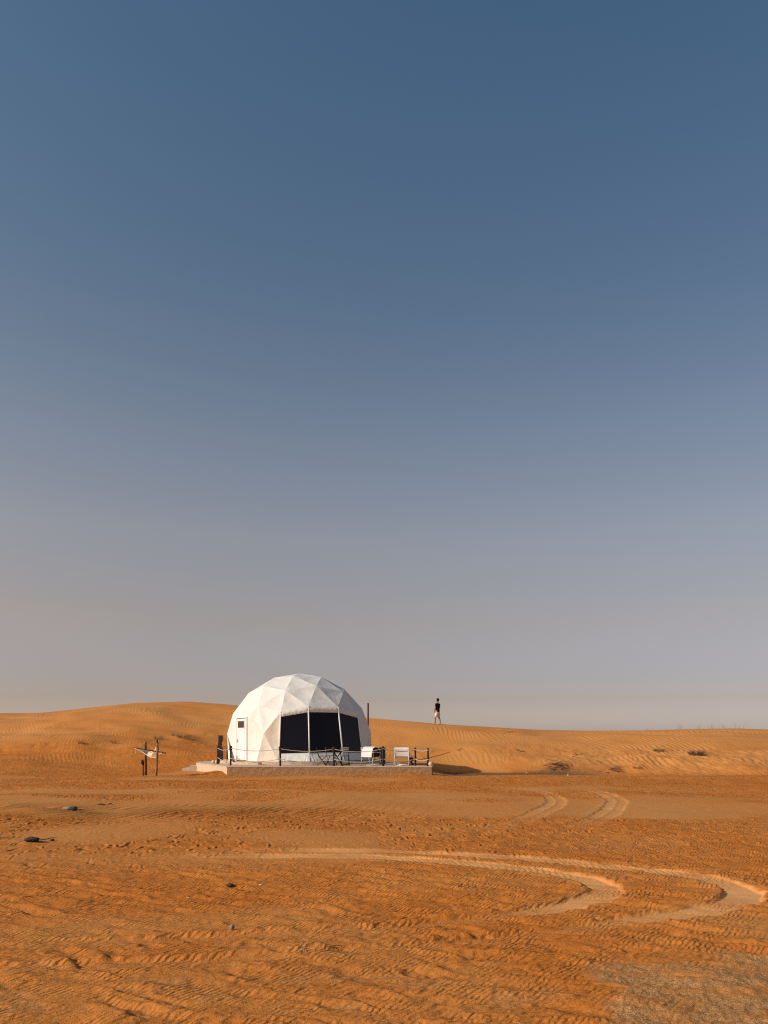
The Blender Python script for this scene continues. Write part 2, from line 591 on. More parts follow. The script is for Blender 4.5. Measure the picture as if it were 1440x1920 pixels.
def sand_material():
    m = bpy.data.materials.new('desert_sand')
    m.use_nodes = True
    t = m.node_tree
    L = t.links.new
    p = t.nodes['Principled BSDF']
    p.inputs['Roughness'].default_value = 0.92
    p.inputs['Specular IOR Level'].default_value = 0.12
    geo = t.nodes.new('ShaderNodeNewGeometry')

    def attr(n):
        a = t.nodes.new('ShaderNodeAttribute')
        a.attribute_name = n
        return a.outputs['Fac']

    def mixc(fac, a, b, blend='MIX'):
        n = t.nodes.new('ShaderNodeMix')
        n.data_type = 'RGBA'
        n.blend_type = blend
        for s, v in ((n.inputs[0], fac), (n.inputs[6], a), (n.inputs[7], b)):
            if isinstance(v, bpy.types.NodeSocket):
                L(v, s)
            elif isinstance(v, tuple):
                s.default_value = (*v, 1)
            else:
                s.default_value = v
        return n.outputs[2]

    def noise(scale, detail=4, rough=0.6, stretch=None):
        n = t.nodes.new('ShaderNodeTexNoise')
        n.inputs['Scale'].default_value = scale
        n.inputs['Detail'].default_value = detail
        n.inputs['Roughness'].default_value = rough
        if stretch:
            mp = t.nodes.new('ShaderNodeMapping')
            mp.inputs['Scale'].default_value = stretch
            L(geo.outputs['Position'], mp.inputs[0])
            L(mp.outputs[0], n.inputs['Vector'])
        else:
            L(geo.outputs['Position'], n.inputs['Vector'])
        return n.outputs[0]

    def rng(v, a, b, c=0.0, d=1.0):
        n = t.nodes.new('ShaderNodeMapRange')
        n.inputs[1].default_value = a
        n.inputs[2].default_value = b
        n.inputs[3].default_value = c
        n.inputs[4].default_value = d
        L(v, n.inputs[0])
        return n.outputs[0]

    ORANGE = (0.585, 0.200, 0.036)
    DEEP = (0.50, 0.147, 0.019)
    PALE = (0.555, 0.248, 0.072)
    c = mixc(rng(noise(0.55, 5, 0.6), 0.35, 0.65), DEEP, ORANGE)
    c = mixc(attr('pale'), c, PALE)
    c = mixc(rng(attr('track'), 0, 1, 0, 0.9), c, (0.78, 0.395, 0.145))
    c = mixc(rng(noise(7.0, 5, 0.7), 0.3, 0.75, 0.0, 0.35), c, DEEP)
    # bleached chips of crust
    chips = rng(noise(16.0, 3, 0.6, (1.0, 0.5, 1.0)), 0.70, 0.76)
    c = mixc(rng(chips, 0, 1, 0, 0.35), c, (0.62, 0.36, 0.17))
    g = noise(70.0, 3, 0.8)
    gcol = mixc(rng(g, 0.42, 0.58), (0.26, 0.132, 0.047), (0.66, 0.37, 0.15))
    c = mixc(rng(attr('grit'), 0, 1, 0, 0.75), c, gcol)
    s2 = noise(5.0, 4, 0.8)
    c = mixc(attr('strip'), c, mixc(rng(s2, 0.35, 0.65), (0.10, 0.055, 0.028), (0.26, 0.14, 0.065)))
    c = mixc(1.0, c, mixc(noise(420.0, 2, 0.5), (0.86, 0.86, 0.86), (1.12, 1.12, 1.12)), 'MULTIPLY')
    L(c, p.inputs['Base Color'])
    def math_(op, a, b):
        n = t.nodes.new('ShaderNodeMath')
        n.operation = op
        for s_, v in ((n.inputs[0], a), (n.inputs[1], b)):
            if isinstance(v, bpy.types.NodeSocket):
                L(v, s_)
            else:
                s_.default_value = v
        return n.outputs[0]

    def wave(rot, lam, dist, dscale):
        mp = t.nodes.new('ShaderNodeMapping')
        mp.inputs['Rotation'].default_value = (0, 0, R(rot))
        L(geo.outputs['Position'], mp.inputs[0])
        w = t.nodes.new('ShaderNodeTexWave')
        w.wave_type = 'BANDS'
        w.bands_direction = 'X'
        w.wave_profile = 'SIN'
        w.inputs['Scale'].default_value = 0.31416 / lam
        w.inputs['Distortion'].default_value = dist
        w.inputs['Detail'].default_value = 2
        w.inputs['Detail Scale'].default_value = dscale
        L(mp.outputs[0], w.inputs[0])
        return w.outputs['Fac']

    def bump(h, dist, strength, nrm=None):
        n = t.nodes.new('ShaderNodeBump')
        n.inputs['Strength'].default_value = strength
        n.inputs['Distance'].default_value = dist
        L(h, n.inputs['Height'])
        if nrm is not None:
            L(nrm, n.inputs['Normal'])
        return n.outputs[0]
    free = math_('SUBTRACT', 1.0, math_('MAXIMUM', attr('track'), attr('grit')))
    free = math_('MULTIPLY', free, rng(attr('pale'), 0.2, 0.6, 1.0, 0.25))
    r1 = math_('MULTIPLY', wave(38, 0.045, 5.0, 1.2), rng(noise(2.2, 3, 0.6), 0.42, 0.62))
    r2 = math_('MULTIPLY', wave(62, 0.07, 6.0, 1.0), rng(noise(1.6, 3, 0.6), 0.56, 0.44))
    hh = math_('MULTIPLY', math_('ADD', r1, r2), free)
    nn = bump(hh, 0.012, 1.0)
    nn = bump(math_('MULTIPLY', noise(11.0, 6, 0.7), free), 0.030, 0.8, nn)
    nn = bump(noise(60.0, 5, 0.7), 0.005, 0.7, nn)
    nn = bump(math_('MULTIPLY', noise(55.0, 4, 0.75), attr('grit')), 0.020, 1.0, nn)
    L(nn, p.inputs['Normal'])
    return m


ground = build_ground()
ground.data.materials.append(sand_material())

# ------------------------------------------------------------------ materials of the things
M_CANVAS = mat('white_canvas', (0.725, 0.70, 0.635), 0.6, 0.2, (1.6, (0.69, 0.645, 0.555), 0.25), (6.0, 0.35, 0.03))
M_TRIM = mat('white_trim', (0.74, 0.72, 0.68), 0.45, 0.35)
M_STAINED = mat('sand_stained_canvas', (0.745, 0.71, 0.63), 0.6, 0.2, (1.3, (0.69, 0.54, 0.35), 0.2), (6.0, 0.4, 0.03))
M_PANE = mat('dark_mesh_pane', (0.005, 0.004, 0.008), 0.28, 0.2)
M_DOORGLASS = mat('door_glass', (0.055, 0.03, 0.025), 0.2, 0.4)
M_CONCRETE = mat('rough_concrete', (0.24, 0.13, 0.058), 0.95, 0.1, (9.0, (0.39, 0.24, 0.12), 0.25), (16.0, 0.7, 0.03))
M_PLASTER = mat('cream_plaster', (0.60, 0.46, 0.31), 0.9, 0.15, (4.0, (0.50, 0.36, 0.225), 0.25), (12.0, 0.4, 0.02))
M_SLAB = mat('pale_screed', (0.60, 0.465, 0.335), 0.9, 0.15, (3.0, (0.44, 0.325, 0.22), 0.25), (12.0, 0.4, 0.02))
M_DARKWOOD = mat('dark_stained_wood', (0.022, 0.012, 0.009), 0.7, 0.25, (9.0, (0.045, 0.024, 0.016), 0.25), (25.0, 0.5, 0.01))
M_BRANCH = mat('weathered_branch', (0.12, 0.068, 0.038), 0.9, 0.1, (14.0, (0.36, 0.23, 0.13), 0.2), (40.0, 0.8, 0.012))
M_ROPE = mat('pale_rope', (0.50, 0.43, 0.35), 0.9, 0.1, (60.0, (0.36, 0.29, 0.22), 0.2))
M_WHITEFAB = mat('pale_sling_fabric', (0.70, 0.64, 0.60), 0.8, 0.15, None, (90.0, 0.25, 0.004))
M_WHITEMETAL = mat('cream_painted_tube', (0.72, 0.66, 0.57), 0.4, 0.4)
M_BLACKMETAL = mat('black_metal', (0.016, 0.012, 0.012), 0.5, 0.35)
M_GREYSLAT = mat('grey_slats', (0.30, 0.26, 0.24), 0.6, 0.3)
M_BLACKBOX = mat('black_plastic', (0.014, 0.012, 0.013), 0.5, 0.3, None, (15.0, 0.2, 0.01))
M_SIDE = mat('shaded_side_cloth', (0.045, 0.022, 0.014), 0.9, 0.1, None, (20.0, 0.3, 0.01))  # shade on the tub chair's sides, painted in as dark brown
M_POLE = mat('rust_brown_pole', (0.17, 0.055, 0.035), 0.7, 0.25)
M_NET = mat('beige_net', (0.78, 0.64, 0.48), 0.95, 0.05, (30.0, (0.62, 0.48, 0.33), 0.2))
M_STONE = mat('cream_stone', (0.62, 0.49, 0.34), 0.85, 0.2, (8.0, (0.5, 0.37, 0.24), 0.25), (18.0, 0.6, 0.02))
M_DARKSTONE = mat('dark_stone', (0.035, 0.024, 0.02), 0.85, 0.2, (20.0, (0.08, 0.055, 0.04), 0.2), (30.0, 0.8, 0.02))
M_GREYSTONE = mat('grey_stone', (0.30, 0.23, 0.17), 0.85, 0.2, (18.0, (0.20, 0.14, 0.10), 0.2), (30.0, 0.7, 0.015))
M_STRAW = mat('dry_straw', (0.55, 0.38, 0.19), 0.85, 0.1, (40.0, (0.36, 0.22, 0.10), 0.2))
M_TWIG = mat('dry_twig', (0.10, 0.06, 0.035), 0.9, 0.1, (40.0, (0.20, 0.12, 0.07), 0.2))
M_GREEN = mat('sparse_green_grass', (0.13, 0.11, 0.035), 0.8, 0.15, (20.0, (0.22, 0.15, 0.06), 0.2))
M_GREYSHRUB = mat('grey_shrub', (0.075, 0.062, 0.042), 0.9, 0.1, (20.0, (0.16, 0.12, 0.075), 0.2))

# ------------------------------------------------------------------ deck
DECK_Z = 0.42
SLAB_Z = 0.57
DC = Vector((-4.54, 41.5, 0))
deck = thing('concrete_deck', (DC.x, DC.y, 0), 'low raised concrete deck that carries the white dome tent', 'deck')
LD = (DC.x, DC.y, 0)


def wall_strip(a, b, z0, z1, seg=0.12, amp=0.012, seed=3):
    """rough cast wall face from a to b"""
    a, b = Vector((*a, 0)), Vector((*b, 0))
    n = max(2, int((b - a).length / seg))
    nz = max(2, int((z1 - z0) / 0.07))
    d = (b - a).normalized()
    nrm = Vector((d.y, -d.x, 0))
    P = []
    for i in range(nz + 1):
        row = []
        for j in range(n + 1):
            p = a.lerp(b, j / n)
            z = z0 + (z1 - z0) * i / nz
            e = 0 if (j in (0, n) or i == nz) else amp * float(fbm(np.array([j * seg / 0.25]), np.array([z / 0.2]), 3, seed)[0])
            row.append((p.x + nrm.x * e, p.y + nrm.y * e, z))
        P.append(row)
    return P


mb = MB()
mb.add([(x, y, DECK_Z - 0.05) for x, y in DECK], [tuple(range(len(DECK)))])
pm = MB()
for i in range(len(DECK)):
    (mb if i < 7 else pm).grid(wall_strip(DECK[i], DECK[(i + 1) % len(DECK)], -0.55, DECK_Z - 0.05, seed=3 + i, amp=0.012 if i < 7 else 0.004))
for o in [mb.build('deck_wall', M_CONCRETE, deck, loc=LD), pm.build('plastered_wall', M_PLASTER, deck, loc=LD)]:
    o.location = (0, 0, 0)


def inset(poly, d):
    c = Vector((sum(p[0] for p in poly) / len(poly), sum(p[1] for p in poly) / len(poly)))
    return [tuple(Vector(p) + (Vector(p) - c).normalized() * d) for p in poly]


fl = MB().prism(inset(DECK, 0.02), DECK_Z - 0.05 + 0.002, DECK_Z).build('deck_floor', M_SLAB, deck, loc=LD)
fl.location = (0, 0, 0)
circ = [(DC.x + 4.25 * math.cos(2 * math.pi * k / 48), DC.y + 4.25 * math.sin(2 * math.pi * k / 48)) for k in range(48)]
pl = MB().prism(circ, DECK_Z - 0.02, SLAB_Z - 0.004).build('round_plinth', M_SLAB, deck, loc=LD)
pl.location = (0, 0, 0)
# two steps at the left end
e0, e1 = Vector((-10.0, 41.0)), Vector((-10.4, 43.2))
for k, (w, h) in enumerate(((0.38, 0.26), (0.76, 0.12))):
    m_ = MB().prism([(-9.95 - 0, 40.9), (-9.95, 42.8), (-9.95 - 0.18 - w, 42.7), (-9.95 - w, 40.85)], -0.3, h)
    s_ = m_.build('step', M_PLASTER, deck, loc=LD)
    s_.location = (0, 0, 0)

# ------------------------------------------------------------------ dome tent: three-frequency geodesic sphere cut at five ninths
RD = 3.95
DCZ = 0.0   # set below so that the base ring stands on the plinth
PHI0 = R(-9.0)    # azimuth, from the side facing the camera, clockwise seen from above towards +X


def az_dir(a):
    return Vector((math.sin(a), -math.cos(a), 0))


def geodesic():
    ico = [Vector((0, 0, 1))]
    lat = math.atan(0.5)
    for k in range(5):
        d = az_dir(PHI0 + k * 2 * math.pi / 5) * math.cos(lat)
        ico.append(Vector((d.x, d.y, math.sin(lat))))
    for k in range(5):
        d = az_dir(PHI0 + (k + 0.5) * 2 * math.pi / 5) * math.cos(lat)
        ico.append(Vector((d.x, d.y, -math.sin(lat))))
    tris = []
    for k in range(5):
        k2 = (k + 1) % 5
        tris.append((0, 1 + k, 1 + k2))
        tris.append((1 + k, 6 + k, 1 + k2))
        tris.append((6 + k, 6 + k2, 1 + k2))
    V, F_ = [], []
    key = {}

    def vid(p):
        p = p.normalized()
        q = (round(p.x, 4), round(p.y, 4), round(p.z, 4))
        if q not in key:
            key[q] = len(V)
            V.append(p)
        return key[q]
    N = 3
    for a, b, c in tris:
        A, B, C_ = ico[a], ico[b], ico[c]
        g = {}
        for i in range(N + 1):
            for j in range(N + 1 - i):
                g[i, j] = vid(A * (N - i - j) + B * i + C_ * j)
        for i in range(N):
            for j in range(N - i):
                F_.append((g[i, j], g[i + 1, j], g[i, j + 1]))
                if i + j < N - 1:
                    F_.append((g[i + 1, j], g[i + 1, j + 1], g[i, j + 1]))
    return V, F_


GV, GF = geodesic()
# rows by height: keep the faces above the fifth row
rows = sorted(set(round(v.z, 3) for v in GV), reverse=True)
base_z = min(v.z for f in GF for v in [GV[i] for i in f] if -0.30 < v.z)
keep = [f for f in GF if min(GV[i].z for i in f) > -0.30]
base_mean = sum(v.z for v in GV if -0.30 < v.z < -0.05) / max(1, len([1 for v in GV if -0.30 < v.z < -0.05]))
DCZ = SLAB_Z - base_mean * RD


def azim(v):
    return math.atan2(v.x, -v.y)


def wp(v):
    p = v * RD
    z = p.z + DCZ
    if v.z < -0.05:
        z = SLAB_Z      # the base ring is trimmed level
    return Vector((DC.x + p.x, DC.y + p.y, z))


GW = [wp(v) for v in GV]
row3 = sorted([i for i, v in enumerate(GV) if 0.36 < v.z < 0.60], key=lambda i: azim(GV[i]))
row4 = sorted([i for i, v in enumerate(GV) if 0.05 < v.z <= 0.36], key=lambda i: azim(GV[i]))
row5 = sorted([i for i, v in enumerate(GV) if -0.30 < v.z < -0.05], key=lambda i: azim(GV[i]))
print('dome rows', rows[:6], [round(math.degrees(azim(GV[i])), 1) for i in row3], [round(math.degrees(azim(GV[i])), 1) for i in row4])


def nearest(row, deg):
    return min(row, key=lambda i: abs((math.degrees(azim(GV[i])) - deg + 180) % 360 - 180))


P0 = math.degrees(PHI0)
T = [nearest(row3, P0), nearest(row3, P0 + 23), nearest(row3, P0 + 49), nearest(row3, P0 + 72)]
VD1, VD2 = nearest(row3, P0 - 23), nearest(row3, P0 - 49)
a_lo, a_hi = math.degrees(azim(GV[T[0]])), math.degrees(azim(GV[T[3]]))
d_lo, d_hi = math.degrees(azim(GV[VD2])), math.degrees(azim(GV[VD1]))


def face_az(f):
    c = sum((GV[i] for i in f), Vector()) / 3
    return math.degrees(azim(c)), c.z


R4a = nearest(row4, P0 - 12)     # right of the door
R4b = nearest(row4, P0 - 60)     # left of the door
panels = []
for f in keep:
    a, z = face_az(f)
    mx = max(GV[i].z for i in f)
    low = all(GV[i].z < 0.60 for i in f) and not all(i in row3 for i in f)
    if low and a_lo - 1 < a < a_hi + 1:
        continue                      # the window bay
    if low and math.degrees(azim(GV[R4b])) - 1 < a < math.degrees(azim(GV[R4a])) + 1:
        if not (a < d_lo - 3 and mx > 0.4 and sum(i in row3 for i in f) == 2):
            continue                  # the door bay
    panels.append([GW[i] for i in f])

tent = thing('dome_tent', (DC.x, DC.y, SLAB_Z), 'white geodesic dome tent with three dark window panels on the deck', 'tent')
LT = (DC.x, DC.y, SLAB_Z)


def part(m_, name, material, parent=tent, smooth=False):
    o = m_.build(name, material, None, smooth, LT)
    o.location = (0, 0, 0)
    o.parent = parent
    return o


def base_pt(deg, r=None):
    d = az_dir(R(deg)) * (r if r else RD * 0.985)
    return Vector((DC.x + d.x, DC.y + d.y, SLAB_Z))


def canvas_panel(A, B, C_, n=14):
    """one stretched triangle of cloth with slight sag and creases running in from its edges"""
    A, B, C_ = Vector(A), Vector(B), Vector(C_)
    nrm = (B - A).cross(C_ - A).normalized()
    cen = (A + B + C_) / 3
    if nrm.dot(cen - Vector((DC.x, DC.y, DCZ))) < 0:
        nrm = -nrm
        B, C_ = C_, B
    vs, fs, id_ = [], [], {}
    for i in range(n + 1):
        for j in range(n + 1 - i):
            u, v = i / n, j / n
            w = 1 - u - v
            p = A * w + B * u + C_ * v
            edge = max(0.0, min(u, v, w))
            e = min(1.0, edge * 9)
            s = -0.035 * max(0.0, 27 * u * v * w) ** 0.7
            for q, (K, wt) in enumerate(((A, w), (B, u), (C_, v))):
                # pulled creases that fan out from the corners of the panel
                other = (B - A, C_ - B, A - C_)[q].normalized()
                rel_ = p - K
                ang = math.atan2(rel_.dot(nrm.cross(other)), rel_.dot(other))
                amp_ = sstep(0.25, 0.85, wt) * (1 - sstep(0.9, 0.99, wt))
                s += 0.030 * amp_ * e * abs(math.sin(ang * (9 + 3 * math.sin(K.x * 5 + K.z * 7)) + K.z * 3 + K.x)) * (0.4 + 0.6 * math.sin(K.x * 3.1 + K.y * 1.7 + K.z * 2.3 + q) ** 2)
            fold = float(fbm(np.array([p.x * 1.1 + p.z * 0.8]), np.array([p.z * 1.6 - p.x * 0.5 + p.y]), 3, 5)[0])
            s += 0.022 * fold * e
            id_[i, j] = len(vs)
            vs.append(p + nrm * s)
    for i in range(n):
        for j in range(n - i):
            fs.append((id_[i, j], id_[i + 1, j], id_[i, j + 1]))
            if i + j < n - 1:
                fs.append((id_[i + 1, j], id_[i + 1, j + 1], id_[i, j + 1]))
    return MB().add(vs, fs)


# door leaf position
DOOR_AZ = -47.5
dn = az_dir(R(DOOR_AZ))
dt = Vector((-dn.y, dn.x, 0))        # along the door, to its right seen from outside
if dt.x < 0:
    dt = -dt
d_half, d_top = 0.50, 2.24
dpos = Vector((DC.x, DC.y, SLAB_Z)) + dn * 3.62


def dpt(u, z, out=0.0):
    return dpos + dt * u + dn * out + Vector((0, 0, z))


DTL, DTR, DBL, DBR = dpt(-d_half, d_top), dpt(d_half, d_top), dpt(-d_half, 0), dpt(d_half, 0)
bR0 = base_pt(math.degrees(azim(GV[R4a])) - 6)
bR1 = base_pt(a_lo)
bL0 = base_pt(math.degrees(azim(GV[R4b])) + 4)
gv = lambda i: GW[i]
# cloth round the door
stained = [(gv(R4a), bR0, bR1), (gv(T[0]), gv(R4a), bR1)]
panels += [(gv(VD1), gv(VD2), DTR), (gv(VD2), DTL, DTR), (gv(VD1), gv(R4a), DTR), (gv(R4a), DBR, DTR), (gv(R4a), bR0, DBR),
           (gv(VD2), gv(R4b), DTL), (gv(R4b), DBL, DTL), (gv(R4b), bL0, DBL),
           (gv(T[0]), gv(VD1), gv(R4a))]
# join the left base of the door bay to the kept panels
r5l = min((i for i in row5), key=lambda i: (GW[i] - bL0).length + (100 if azim(GV[i]) > R(DOOR_AZ) else 0))
panels.append((gv(R4b), gv(r5l), bL0))
for tri in panels:
    part(canvas_panel(*tri), 'canvas_panel', M_CANVAS, smooth=True)
for tri in stained:
    part(canvas_panel(*tri), 'canvas_panel', M_STAINED, smooth=True)['label'] = 'canvas panel with tan sand stains beside the window'
# right flank of the window bay: kept panels meet the mullion line
r4r = nearest(row4, a_hi + 12)
r5r = nearest(row5, a_hi + 14)
bW3 = base_pt(a_hi)
flank = [f for f in keep if T[3] in f and r4r in f]
part(canvas_panel(gv(T[3]), gv(r4r), bW3), 'canvas_panel', M_CANVAS, smooth=True)
part(canvas_panel(gv(r4r), gv(r5r), bW3), 'canvas_panel', M_CANVAS, smooth=True)

# window bay: three leaning panels between row three and the base
az_w = [math.degrees(azim(GV[i])) for i in T]
WB = [base_pt(a, RD * 0.975) for a in az_w]
WT = [GW[i] for i in T]
fr_t, fr_b = [0.06, 0.10, 0.10, 0.07], 0.165


def lerp(a, b, t):
    return a + (b - a) * t


pane_zone_top = [(0.055, 0.055), (0.055, 0.055), (0.055, 0.055)]
for k in range(3):
    tl, tr, bl, br = WT[k], WT[k + 1], WB[k], WB[k + 1]
    # valance above, skirt below, pane between
    c = (tl + tr + bl + br) / 4
    n_ = (tr - tl).cross(bl - tl).normalized()
    if n_.dot(c - Vector((DC.x, DC.y, c.z))) < 0:
        n_ = -n_
    vt, vb = 0.085, 0.845
    # pane
    P = [[lerp(lerp(tl, bl, vt), lerp(tr, br, vt), j / 8) + n_ * -0.004 if False else lerp(lerp(tl, bl, vt + (vb + 0.03 - vt) * i / 6), lerp(tr, br, vt + (vb + 0.03 - vt) * i / 6), j / 8)
          for j in range(9)] for i in range(7)]
    part(MB().grid(P), 'window_pane', M_PANE)
    # valance: gathered roll of cloth over the pane
    P = []
    for i in range(7):
        v = vt * 1.25 * i / 6
        row = []
        for j in range(25):
            u = j / 24
            p = lerp(lerp(tl, bl, v), lerp(tr, br, v), u)
            e = 0.045 * math.sin(math.pi * i / 6) + 0.016
            e += 0.014 * float(fbm(np.array([u * 9 + k * 5]), np.array([i * 0.6]), 2, 8)[0])
            if j in (0, 24):
                e = 0.010
            row.append(p + n_ * e)
        P.append(row)
    part(MB().grid(P), 'valance', M_CANVAS, smooth=True)
    # skirt: loose cloth with folds down to the plinth
    P = []
    for i in range(9):
        v = vb + (1 - vb) * i / 8
        row = []
        for j in range(49):
            u = j / 48
            p = lerp(lerp(tl, bl, v), lerp(tr, br, v), u)
            # loose cloth: a fan of folds below each mullion, nearly slack between
            du = min(u, 1 - u)
            fan = math.exp(-(du / 0.22) ** 2)
            fold = abs(math.sin((du + 0.05) * 34 / (0.6 + 0.4 * i / 8))) * fan
            e = 0.012 + (i / 8) * (0.13 + 0.04 * fold) + (0.006 + 0.014 * i / 8) * float(fbm(np.array([u * 5 + k * 7]), np.array([i * 0.25]), 3, 14)[0])
            e *= 1.0 if 0 < j < 48 else 0.9
            row.append(p + n_ * e)
        P.append(row)
    part(MB().grid(P), 'skirt', M_CANVAS, smooth=True)
for k in range(4):
    out = (WT[k] + WB[k]) / 2 - Vector((DC.x, DC.y, 0))
    out = Vector((out.x, out.y, 0)).normalized()
    r_ = 0.036 if k in (1, 2) else 0.03
    a_ = lerp(WT[k], WB[k], 0.0) + out * 0.02
    b_ = lerp(WT[k], WB[k], 0.855) + out * 0.02
    part(MB().tube([a_, lerp(a_, b_, 0.5), b_], r_, 8), 'mullion', M_TRIM, smooth=True)
for k in range(3):
    n_ = ((WT[k] + WT[k + 1]) / 2 - Vector((DC.x, DC.y, 0)))
    n_ = Vector((n_.x, n_.y, 0)).normalized()
    part(MB().tube([lerp(WT[k], WB[k], 0.845) + n_ * 0.012, lerp(WT[k + 1], WB[k + 1], 0.845) + n_ * 0.012], 0.014, 6), 'bottom_rail', M_TRIM)

# door: frame, leaf, glazed light, handle
ROT = Matrix((dt, dn, Vector((0, 0, 1)))).transposed()
dm = MB()
dm.box(dpt(0, d_top / 2 - 0.02, 0.008), (2 * d_half - 0.16, 0.05, d_top - 0.16), ROT)
door = part(dm, 'door', M_TRIM)
fm = MB()
fm.box(dpt(-d_half + 0.035, d_top / 2, 0.012), (0.07, 0.07, d_top), ROT)
fm.box(dpt(d_half - 0.035, d_top / 2, 0.012), (0.07, 0.07, d_top), ROT)
fm.box(dpt(0, d_top - 0.035, 0.012), (2 * d_half - 0.14, 0.068, 0.07), ROT)
part(fm, 'door_frame', M_TRIM, door)
gz0, gz1 = d_top - 0.56, d_top - 0.22
gm = MB()
for (u0, u1, z0, z1) in ((-0.34, -0.29, gz0 - 0.06, gz1 + 0.06), (0.29, 0.34, gz0 - 0.06, gz1 + 0.06), (-0.29, 0.29, gz1, gz1 + 0.06), (-0.29, 0.29, gz0 - 0.06, gz0)):
    gm.box(dpt((u0 + u1) / 2, (z0 + z1) / 2+0, 0.043), (u1 - u0, 0.035, z1 - z0), ROT)
part(gm, 'window_frame', M_TRIM, door)
part(MB().box(dpt(0, (gz0 + gz1) / 2, 0.036), (0.58, 0.012, gz1 - gz0), ROT), 'door_window', M_DOORGLASS, door)
lm = MB()
for (u0, u1, z0, z1) in ((-0.34, -0.31, 0.12, gz0 - 0.14), (0.31, 0.34, 0.12, gz0 - 0.14), (-0.31, 0.31, gz0 - 0.17, gz0 - 0.14), (-0.31, 0.31, 0.12, 0.15)):
    lm.box(dpt((u0 + u1) / 2, (z0 + z1) / 2, 0.036), (u1 - u0, 0.02, z1 - z0), ROT)
part(lm, 'door_moulding', M_TRIM, door)
hm = MB()
hm.box(dpt(-0.375, 1.03, 0.040), (0.04, 0.02, 0.22), ROT)
hm.tube([dpt(-0.375, 1.05, 0.05), dpt(-0.375, 1.05, 0.10), dpt(-0.26, 1.05, 0.10)], 0.012, 6)
part(hm, 'handle', M_GREYSLAT, door)

# dark mat or plank before the door
p_ = dpt(0.35, 0, 0.42)
pk = MB().box((0, 0, 0.018), (0.62, 0.22, 0.034)).build('door_plank', M_DARKWOOD)
pk.location = (p_.x, p_.y, SLAB_Z - 0.004)
pk.rotation_euler = (0, 0, R(8))
tag(pk, 'short dark plank lying on the plinth below the tent door', 'plank')

# ------------------------------------------------------------------ rope fence along the deck
fence = thing('rope_fence', (DC.x, 36.2, DECK_Z), 'dark post and pale double rope fence along the deck edge', 'fence')
LF = Vector((DC.x, 36.2, DECK_Z))


def fpart(m_, name, material, parent=fence, smooth=True):
    o = m_.build(name, material, None, smooth, tuple(LF))
    o.location = (0, 0, 0)
    o.parent = parent
    return o


POSTS = [(408.5, 38.9, 0.92, 0.045), (432.5, 36.9, 0.94, 0.042), (525.5, 36.15, 0.92, 0.045), (626, 36.12, 0.90, 0.045), (718.5, 36.05, 0.92, 0.06),
         (779, 36.5, 0.86, 0.045), (802.5, 36.0, 0.84, 0.046)]
pts = []
for k, (px, Yp, h, r_) in enumerate(POSTS):
    x = (px - 720) * Yp / F
    b = Vector((x, Yp, DECK_Z))
    pts.append((b, h))
    lean = Vector((random.uniform(-.012, .012), random.uniform(-.01, .01), 0))
    prof = [(0, r_), (0.3, r_ * 0.95), (0.62, r_ * 0.95), (0.74, r_ * 1.1), (0.80, r_ * 1.7), (0.93, r_ * 1.75), (1.0, r_ * 1.5)] if k in (1, 2, 3) else \
           [(0, r_), (0.4, r_ * 1.02), (0.8, r_ * 0.96), (1.0, r_ * 1.0)]
    m_ = MB().tube([b + lean * q + Vector((0, 0, h * q)) for q, _ in prof], [rr for _, rr in prof], 10)
    fpart(m_, 'post', M_DARKWOOD)
for k in range(len(pts) - 1):
    (a, ha), (b, hb) = pts[k], pts[k + 1]
    span = (b - a).length
    for lev, (fa, fb) in enumerate(((0.88, 0.88), (0.36, 0.36))):
        sag = 0.035 * span + 0.03 + (0.02 if lev else 0)
        if k == 3:
            sag += 0.03
        line = []
        for i in range(15):
            t_ = i / 14
            p = a.lerp(b, t_)
            p = p + Vector((0, -0.045, 0))
            z = DECK_Z + ha * fa * (1 - t_) + hb * fb * t_ - sag * 4 * t_ * (1 - t_)
            line.append((p.x, p.y, max(z, DECK_Z + 0.03)))
        fpart(MB().tube(line, 0.016 if k < 5 else 0.022, 6), 'rope', M_ROPE)
    if k >= 4:
        for fa in (0.88, 0.36):
            z = DECK_Z + hb * fa
            ring = [(b.x + 0.052 * math.cos(q * math.pi / 5), b.y + 0.052 * math.sin(q * math.pi / 5), z) for q in range(11)]
            fpart(MB().tube(ring, 0.02, 6), 'rope_knot', M_ROPE)

# thick dark timber behind the first rope post
tm = MB()
x0 = (413.5 - 720) * 40.2 / F
prof = [(0, -0.13, 0.12), (0.5, -0.13, 0.12), (0.78, -0.12, 0.12), (0.86, -0.12, 0.05), (1.05, -0.11, 0.07), (1.2, -0.10, 0.12), (1.45, -0.10, 0.13)]
vs, fs = [], []
for z, a, b in prof:
    vs += [(a, -0.06, z), (b, -0.06, z), (b, 0.06, z), (a, 0.06, z)]
for i in range(len(prof) - 1):
    for j in range(4):
        fs.append((i * 4 + j, i * 4 + (j + 1) % 4, i * 4 + 4 + (j + 1) % 4, i * 4 + 4 + j))
fs += [(3, 2, 1, 0), tuple(len(vs) - 4 + j for j in range(4))]
tm.add(vs, fs)
tb = tm.build('timber_post', M_DARKWOOD)
tb.location = (x0, 40.2, DECK_Z)
tag(tb, 'broad dark timber upright with a notched side left of the tent', 'timber post')


